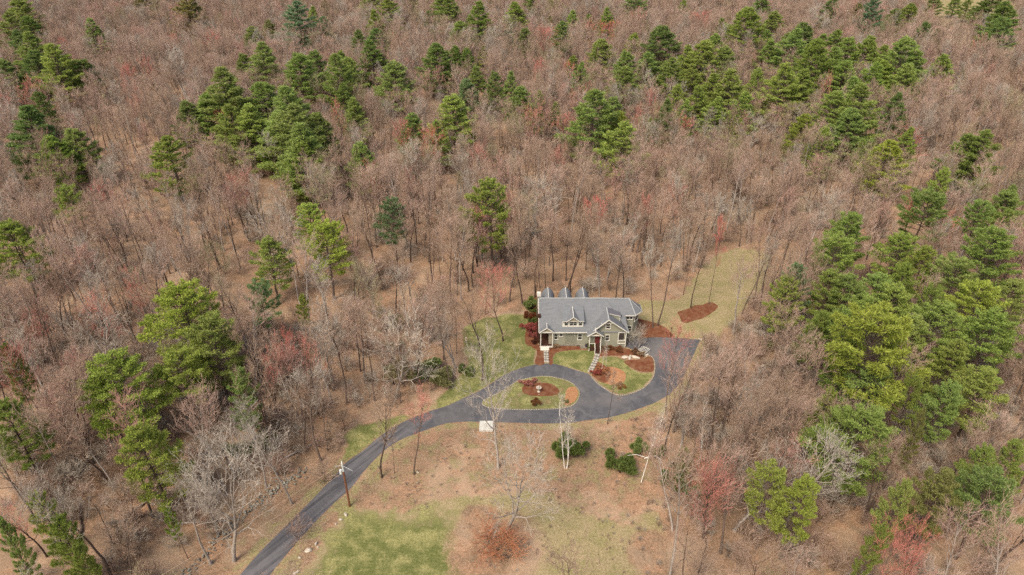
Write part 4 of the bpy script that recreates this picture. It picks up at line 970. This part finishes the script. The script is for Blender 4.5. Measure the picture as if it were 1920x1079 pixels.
def region(px, py):
    col = ['far left', 'left', 'centre-left', 'centre', 'centre-right', 'right', 'far right'][min(6, max(0, int(px / 1920 * 7)))]
    for lim_, rw_ in ((22, 'top edge'), (62, 'topmost woods'), (112, 'uppermost woods'), (175, 'high woods'), (255, 'upper woods'), (370, 'distant woods'), (460, 'middle woods'), (560, 'woods behind house'), (630, 'woods beside house'), (700, 'woods level with house'), (780, 'woods by the loop'), (860, 'lower woods'), (950, 'lowest woods'), (2000, 'bottom edge')):
        if py < lim_: return rw_, col
def relabel(items, noun, group):
    cells = {}
    for it in items: cells.setdefault((region(it[1], it[2]), it[3]), []).append(it)
    for (rc, look), L in cells.items():
        L.sort(key=lambda a: a[1]); n = len(L)
        for i, it in enumerate(L):
            if n == 1: lab = f'lone {look} {noun} in the {rc[1]} {rc[0]}'
            else: lab = f'{look} {noun}, {"rightmost" if i == n - 1 else ORD[i]} in the {rc[1]} {rc[0]}'
            it[0]['label'] = lab; it[0]['group'] = group
items = []; pfront = []
for q in pl.replace('\n', '').split(';'):
    px, py, wp, hp, c = q.split(); px, py, wp, hp = map(float, (px, py, wp, hp))
    Hh = 19.
    for _ in range(3):
        u, yv, zv = ray(px, py); t = (Hh - CAM_H) / zv; s = F / t
        wm = wp / s; cm = hp / s / max(.5, math.sqrt(1 - zv * zv / (u*u + yv*yv + zv*zv)))
        Hh = min(27., max(10. if wp < 28 else 15.5, cm * 1.2 + 2.5, wm * 1.7)); 
    x, y = u * t, yv * t
    if y > 165: wm *= 1.12; Hh = min(27., Hh + 1.5)
    cbf = 1 - min(.95, cm / Hh)
    k = min((0, 1, 5, 7, 8) if y > 165 else (0, 1, 2, 7, 8) if hp > .85 * wp else range(9), key=lambda i: abs(PINES[i][2] - cbf - .05) * (y < 165) + rnd.random() * .18)
    e = bpy.data.objects.new('pine_tree', None); C.objects.link(e); gz = float(height(x, y))
    e.location = (x, y, gz - .05); kw_ = (1.38 if y > 165 else 1.20) / 10; e.scale = (wm * kw_, wm * kw_, Hh / 20); e.rotation_euler = (rnd.gauss(0, .02), rnd.gauss(0, .02), rnd.uniform(0, 6.28))
    a, b = PINES[k][:2]; tk = mobj('trunk', a, e); cr = mobj('crown', b, e)
    base = NC[c][0]; j = rnd.uniform(.86, 1.16); far_ = min(1, max(0, (y - 120) / 260))
    base = tuple(v_ * (1 - .02 * far_) for v_ in base)
    cr.color = (base[0] * j * rnd.uniform(.93, 1.1), base[1] * j, base[2] * j * rnd.uniform(.85, 1.15), 1)
    e['category'] = 'pine'
    sz = 'huge' if wp > 115 else 'large' if wp > 62 else 'middling' if wp > 36 else 'small'
    items.append((e, px, py, f'{sz} {NC[c][1]}'))
    fixed.append((x, y, wm * .22 + .8)); pfront.append((x, y, wm, Hh))
relabel(items, 'pine', 'evergreen pines scattered through the woods')

# ------------------------------------------------------------------ red maples seen as red patches: crown centre pixel and width
rl = """200 600 75;50 613 55;215 385 60;470 365 60;287 143 33;405 90 38;243 178 40;230 27 30;75 12 40;395 70 25;345 25 50;127 88 25;1030 90 45;1075 190 70;1045 240 60;1003 150 30;1203 230 25;753 267 40;800 285 60;710 342 40;1117 70 30;1150 83 50;1185 60 60;1067 135 30;985 245 50;745 93 20;1227 205 30;1323 55 50;1547 187 25;1700 275 60;1600 5 60;1820 95 30;1293 240 40;885 440 60;960 400 40;1117 415 60;1250 385 50;1780 440 60;1705 425 35;1660 1030 50;1720 1060 60;10 1000 60;50 710 70;500 700 60;530 690 50;1262 690 55;60 190 50;10 200 40;440 240 50;250 210 40;330 90 30;900 300 50;640 230 40;580 690 45;1340 950 80;270 560 40;1200 420 35;1050 320 40"""
ritems = []
for i, q in enumerate(rl.replace('\n', '').split(';')):
    px, py, wp = map(float, q.split()); Hh = 14.; Zc = Hh * .72; wp *= 1.25
    u, yv, zv = ray(px, py); t = (Zc - CAM_H) / zv; x, y = u * t, yv * t; wm = wp * t / F
    st_ = ('round', 'vase', 'tall')[i % 3]; w0, h0 = W0[st_], H0[st_]
    k = i % len(STYLES[st_])
    e, a, b = place_tree('red_maple', st_, k, 'dark', 'red', x, y, min(1.25, max(.6, wm / w0)), Hh / h0 * rnd.uniform(.92, 1.1))
    e['category'] = 'maple'; ritems.append((e, px, py, 'small red budding' if wp < 45 else 'broad red budding')); fixed.append((x, y, 1.4))
relabel(ritems, 'maple', 'red budding maples in the woods')

# ------------------------------------------------------------------ the bare woods: scattered trees, the nearest 290 as things, the rest as one mass
g = np.random.default_rng(99)
cell = 3.35
cand = []
for gy in np.arange(42, 560, cell):
    hw = .90 * gy + 16
    for gx in np.arange(-hw, hw, cell):
        cand.append((gx + g.uniform(-.48, .48) * cell, gy + g.uniform(-.48, .48) * cell))
cand = np.array(cand)
nn = np.sin(cand[:, 0] * .06 + 1) * np.sin(cand[:, 1] * .05 + 2) + .6 * np.sin(cand[:, 0] * .13 + cand[:, 1] * .11)
keep = g.random(len(cand)) < np.clip(.325 + .14 * nn + .24 * np.clip((cand[:, 1] - 150) / 150, 0, 1) + .14 * np.clip((112 - cand[:, 1]) / 25, 0, 1), .15, .92)
cx_, cy_ = cand[:, 0], cand[:, 1]
nearm = (np.abs(cx_) < 80) & (cy_ < 200)
for P_, mg in ((P_drive, -1.6), (P_lawn_left, -.3), (P_hill, -.3), (P_dry, .3), (P_verge, -.6), (P_side, 0), (P_house, -1.5), (P_lawn_bed, -1), (P_lawn_walk, -1)):
    s_ = np.full(len(cand), -1e3); s_[nearm] = sdist(P_, cx_[nearm], cy_[nearm]); keep &= s_ < mg
keep &= far_clear(cx_, cy_, 30) > 1
for (x, y, r_) in fixed: keep &= np.hypot(cx_ - x, cy_ - y) > r_
# the house stays in view: nothing tall between it and the camera
keep &= ~((cx_ > 0) & (cx_ < 30) & (cy_ > 84) & (cy_ < 122))
for (x, y, wm, Hh) in pfront:      # pines stand out because little grows right in front of them
    dep = CAM_H / math.hypot(x, y); rx, ry = x / math.hypot(x, y), y / math.hypot(x, y)
    du = (x - cx_) * rx + (y - cy_) * ry; dv = np.abs((x - cx_) * -ry + (y - cy_) * rx)
    keep &= ~((du > -1) & (du < (12.5 if y < 115 else min(14, 7 / dep))) & (dv < wm * .40) & (g.random(len(cx_)) < .9))
cand = cand[keep]
combos = [('tall', 0, 'dark', 'brown'), ('tall', 1, 'dark', 'pink'), ('tall', 2, 'dark', 'grey'), ('tall', 3, 'grey', 'brown'),
          ('round', 0, 'dark', 'brown'), ('round', 1, 'dark', 'grey'), ('round', 2, 'dark', 'pink'), ('pole', 0, 'dark', 'brown'),
          ('pole', 1, 'dark', 'pink'), ('pole', 2, 'dark', 'olive'), ('vase', 0, 'dark', 'brown'), ('vase', 1, 'grey', 'grey'),
          ('tall', 1, 'dark', 'olive'), ('spreading', 0, 'grey', 'grey'), ('tall', 0, 'grey', 'pink'), ('round', 1, 'grey', 'pale'), ('round', 0, 'dark', 'rose'), ('tall', 2, 'dark', 'rose')]
wts = np.array([14, 15, 6, 8, 8, 3.5, 8, 12, 10, 3, 6, 3, 3, 1.2, 9, 1.2, 1.2, 2]); wts = wts / wts.sum()
pick = g.choice(len(combos), len(cand), p=wts)
scl = g.uniform(.68, 1.02, len(cand)); scl[cand[:, 1] > 170] *= .85
look = {'brown': 'brown', 'pink': 'pinkish-brown', 'grey': 'grey', 'olive': 'olive-brown', 'rose': 'rosy', 'pale': 'pale grey'}
form = {'tall': 'tall slim', 'round': 'round-crowned', 'pole': 'thin young', 'vase': 'forked', 'spreading': 'wide-spreading'}
vis = []
for i, (x, y) in enumerate(cand):
    px, py, d_ = project(x, y, 8.)
    if 0 < px < 1920 and -20 < py < 1090: vis.append((d_, i))
vis.sort(); ind = [i for _, i in vis[:290]]
src = {}; bitems = []
for n_, i in enumerate(ind):
    if n_ < len(combos): pick[i] = n_
    st_, k, bk, tw = combos[pick[i]]
    e, a, b = place_tree('bare_tree', st_, k, bk, tw, cand[i, 0], cand[i, 1], scl[i], scl[i] * rnd.uniform(.92, 1.05), tilt=(rnd.gauss(0, .035), rnd.gauss(0, .035)))
    src.setdefault(pick[i], (a, b)); e['category'] = 'tree'
    px, py, _ = project(cand[i, 0], cand[i, 1], 12 * scl[i]); bitems.append((e, px, py, f'{form[st_]} {look[tw]} bare'))
relabel(bitems, 'tree', 'bare trees of the surrounding woods')
rest = np.setdiff1d(np.arange(len(cand)), ind)

def scatter(name, P, scales, rots, idx_, sources, label, cat):
    me = bpy.data.meshes.new(name + '_points'); me.vertices.add(len(P)); me.vertices.foreach_set('co', np.asarray(P, np.float32).ravel())
    for an, A, ty in (('s', scales, 'FLOAT'), ('r', rots, 'FLOAT'), ('tx', g.normal(0, .04, len(P)), 'FLOAT'), ('ty', g.normal(0, .04, len(P)), 'FLOAT')):
        at = me.attributes.new(an, ty, 'POINT'); at.data.foreach_set('value', np.asarray(A, np.float32))
    at = me.attributes.new('pick', 'INT', 'POINT'); at.data.foreach_set('value', np.asarray(idx_, np.int32))
    o = mobj(name, me); ng = bpy.data.node_groups.new(name + '_nodes', 'GeometryNodeTree')
    ng.interface.new_socket('Geometry', in_out='INPUT', socket_type='NodeSocketGeometry'); ng.interface.new_socket('Geometry', in_out='OUTPUT', socket_type='NodeSocketGeometry')
    n = ng.nodes; L = ng.links; gi = n.new('NodeGroupInput'); go = n.new('NodeGroupOutput')
    allj = n.new('GeometryNodeJoinGeometry')
    def attr(nm, ty='FLOAT'):
        a = n.new('GeometryNodeInputNamedAttribute'); a.data_type = ty; a.inputs['Name'].default_value = nm
        return [s for s in a.outputs if s.name == 'Attribute' and s.enabled][0]
    cx3 = n.new('ShaderNodeCombineXYZ'); L.new(attr('tx'), cx3.inputs[0]); L.new(attr('ty'), cx3.inputs[1]); L.new(attr('r'), cx3.inputs[2])
    for k, objs in sources.items():
        jn = n.new('GeometryNodeJoinGeometry')
        for ob in objs:
            oi = n.new('GeometryNodeObjectInfo'); oi.transform_space = 'ORIGINAL'; oi.inputs['Object'].default_value = ob; L.new(oi.outputs['Geometry'], jn.inputs[0])
        ti = n.new('GeometryNodeGeometryToInstance'); L.new(jn.outputs[0], ti.inputs[0])
        ip = n.new('GeometryNodeInstanceOnPoints'); L.new(gi.outputs[0], ip.inputs['Points']); L.new(ti.outputs[0], ip.inputs['Instance'])
        cmp_ = n.new('FunctionNodeCompare'); cmp_.data_type = 'INT'; cmp_.operation = 'EQUAL'
        ins = [s for s in cmp_.inputs if s.enabled and s.type == 'INT']; L.new(attr('pick', 'INT'), ins[0]); ins[1].default_value = int(k)
        L.new(cmp_.outputs[0], ip.inputs['Selection']); L.new(cx3.outputs[0], ip.inputs['Rotation']); L.new(attr('s'), ip.inputs['Scale'])
        L.new(ip.outputs[0], allj.inputs[0])
    L.new(allj.outputs[0], go.inputs[0])
    md = o.modifiers.new('scatter', 'NODES'); md.node_group = ng
    return tag(o, label, cat, kind='stuff')
Pr = np.column_stack([cand[rest], height(cand[rest, 0], cand[rest, 1]) - .05])
scatter('bare_woods', Pr, scl[rest], g.uniform(0, 6.28, len(rest)), pick[rest], src, 'dense leafless brown and grey hardwood forest filling the background', 'woods')
# undergrowth: low twiggy brush all through the woods
nb_ = 9000
yy = 42 + (480) * np.sqrt(g.random(nb_ * 2)) * 1.0; xx = g.uniform(-1, 1, nb_ * 2) * (.9 * yy + 14)
yy2 = 42 + 75 * np.sqrt(g.random(2000)); xx2 = g.uniform(-1, 1, 2000) * (.9 * yy2 + 12); m2 = np.abs(xx2) > 14
yy = np.concatenate([yy, yy2[m2]]); xx = np.concatenate([xx, xx2[m2]])
kk = np.ones(len(xx), bool); nm_ = (np.abs(xx) < 80) & (yy < 200)
for P_, mg in ((P_drive, -1.2), (P_lawn_left, -.4), (P_hill, -.5), (P_dry, -.2), (P_verge, -.3), (P_house, -2.5), (P_lawn_bed, -1), (P_lawn_walk, -1)):
    s_ = np.full(len(xx), -1e3); s_[nm_] = sdist(P_, xx[nm_], yy[nm_]); kk &= s_ < mg
kk &= ~((xx > 0) & (xx < 30) & (yy > 95) & (yy < 122)); kk &= g.random(len(xx)) < np.clip(.30 + .7 * np.clip((np.abs(xx) - 20) / 30, 0, 1) * (yy < 120) + .35 * (yy > 130), 0, 1)
kk &= far_clear(xx, yy, 30) > 1
xx, yy = xx[kk], yy[kk]
bsrc = {}
for k, (bk, tw) in enumerate((('dark', 'brown'), ('dark', 'pink'), ('dark', 'grey'))):
    xk, yk = G((610, 560, 1330)[k], (905, 1010, 760)[k])
    e, a, b = place_tree('brush', 'brush', k, bk, tw, xk, yk); bsrc[k] = (a, b)
    tag(e, ('leafless brown bush at the wood edge by the stone wall end', 'leafless pinkish bush on the verge beside the lowest bend', 'leafless grey bush right of the parking area')[k], 'bush')
scatter('undergrowth', np.column_stack([xx, yy, height(xx, yy) - .03]), g.uniform(.5, 1.25, len(xx)) * np.where(yy < 115, .95, 1.0), g.uniform(0, 6.28, len(xx)), g.integers(0, 3, len(xx)), bsrc, 'low leafless brush growing under the trees', 'undergrowth')
# dry weeds and windblown twigs on the open hillside and field
wx = g.uniform(-34, 26, 2600); wy = g.uniform(56, 92, 2600); wk = np.zeros(len(wx), bool)
for P_, pr in ((P_hill, .42), (P_dry, .25)): wk |= (sdist(P_, wx, wy) > .3) & (g.random(len(wx)) < pr)
wk &= (sdist(P_greenfield, wx, wy) < 0) & (sdist(P_drive, wx, wy) < -.8) & (g.random(len(wx)) < .35 + .65 * (np.sin(wx * .5) * np.sin(wy * .4 + 1) > 0))
wx, wy = wx[wk], wy[wk]; edge = np.clip((wx - 14) / 8, 0, 1)
scatter('dry_weeds', np.column_stack([wx, wy, np.zeros(len(wx))]), g.uniform(.04, .15, len(wx)) + .2 * edge * g.random(len(wx)), g.uniform(0, 6.28, len(wx)), g.integers(0, 3, len(wx)), bsrc, 'dry weeds and twigs strewn over the leafy hillside below the loop', 'weeds')
# fallen trunks
fl = [(200, 985, .4, 9, 'dark'), (150, 1010, 2.0, 7, 'dark'), (250, 960, 1.1, 6, 'grey'), (330, 985, .1, 8, 'grey'), (110, 690, 2.6, 10, 'dark'), (140, 650, 2.3, 9, 'grey'), (1600, 950, .5, 9, 'grey'), (590, 470, .9, 9, 'dark'), (520, 870, .7, 7, 'grey'), (1820, 1000, 2.2, 8, 'dark')]
for i, (px, py, a, L_, bk) in enumerate(fl):
    x, y = G(px, py); z0 = float(height(x, y)); gg = random.Random(i)
    sg = []; p = Vector((0, 0, .25)); d = Vector((math.cos(a), math.sin(a), 0))
    for k in range(6):
        q = p + d * L_ / 6 + Vector((gg.gauss(0, .1), gg.gauss(0, .1), gg.gauss(0, .04))); sg.append((*p, *q, .22 * (1 - k / 8), .22 * (1 - (k+1) / 8))); p = q
        if k > 1: sg.append((*p, *(p + Vector((gg.gauss(0, .8), gg.gauss(0, .8), gg.uniform(.4, 1.3)))), .05, .02))
    o = mobj('fallen_log', np_mesh('fallen_log_mesh', *tubes(sg, 6), mats=[BK[bk]], smooth=True), None, (x, y, z0))
    rc = region(px, py); tag(o, ['dark fallen trunk, largest in the lower left corner', 'dark fallen trunk nearest the lower left corner', 'grey fallen trunk right of the dark ones at lower left', 'pale fallen trunk left of the large pale verge tree', 'dark uprooted trunk left of the bright pines', 'grey splintered trunk above the dark uprooted one', 'grey fallen trunk in the lower right woods', 'dark bowed trunk between the two tall left pines', 'grey leaning trunk by the stone wall top end', 'dark fallen trunk in the lower right corner'][i], 'log', 'fallen trunks on the forest floor')
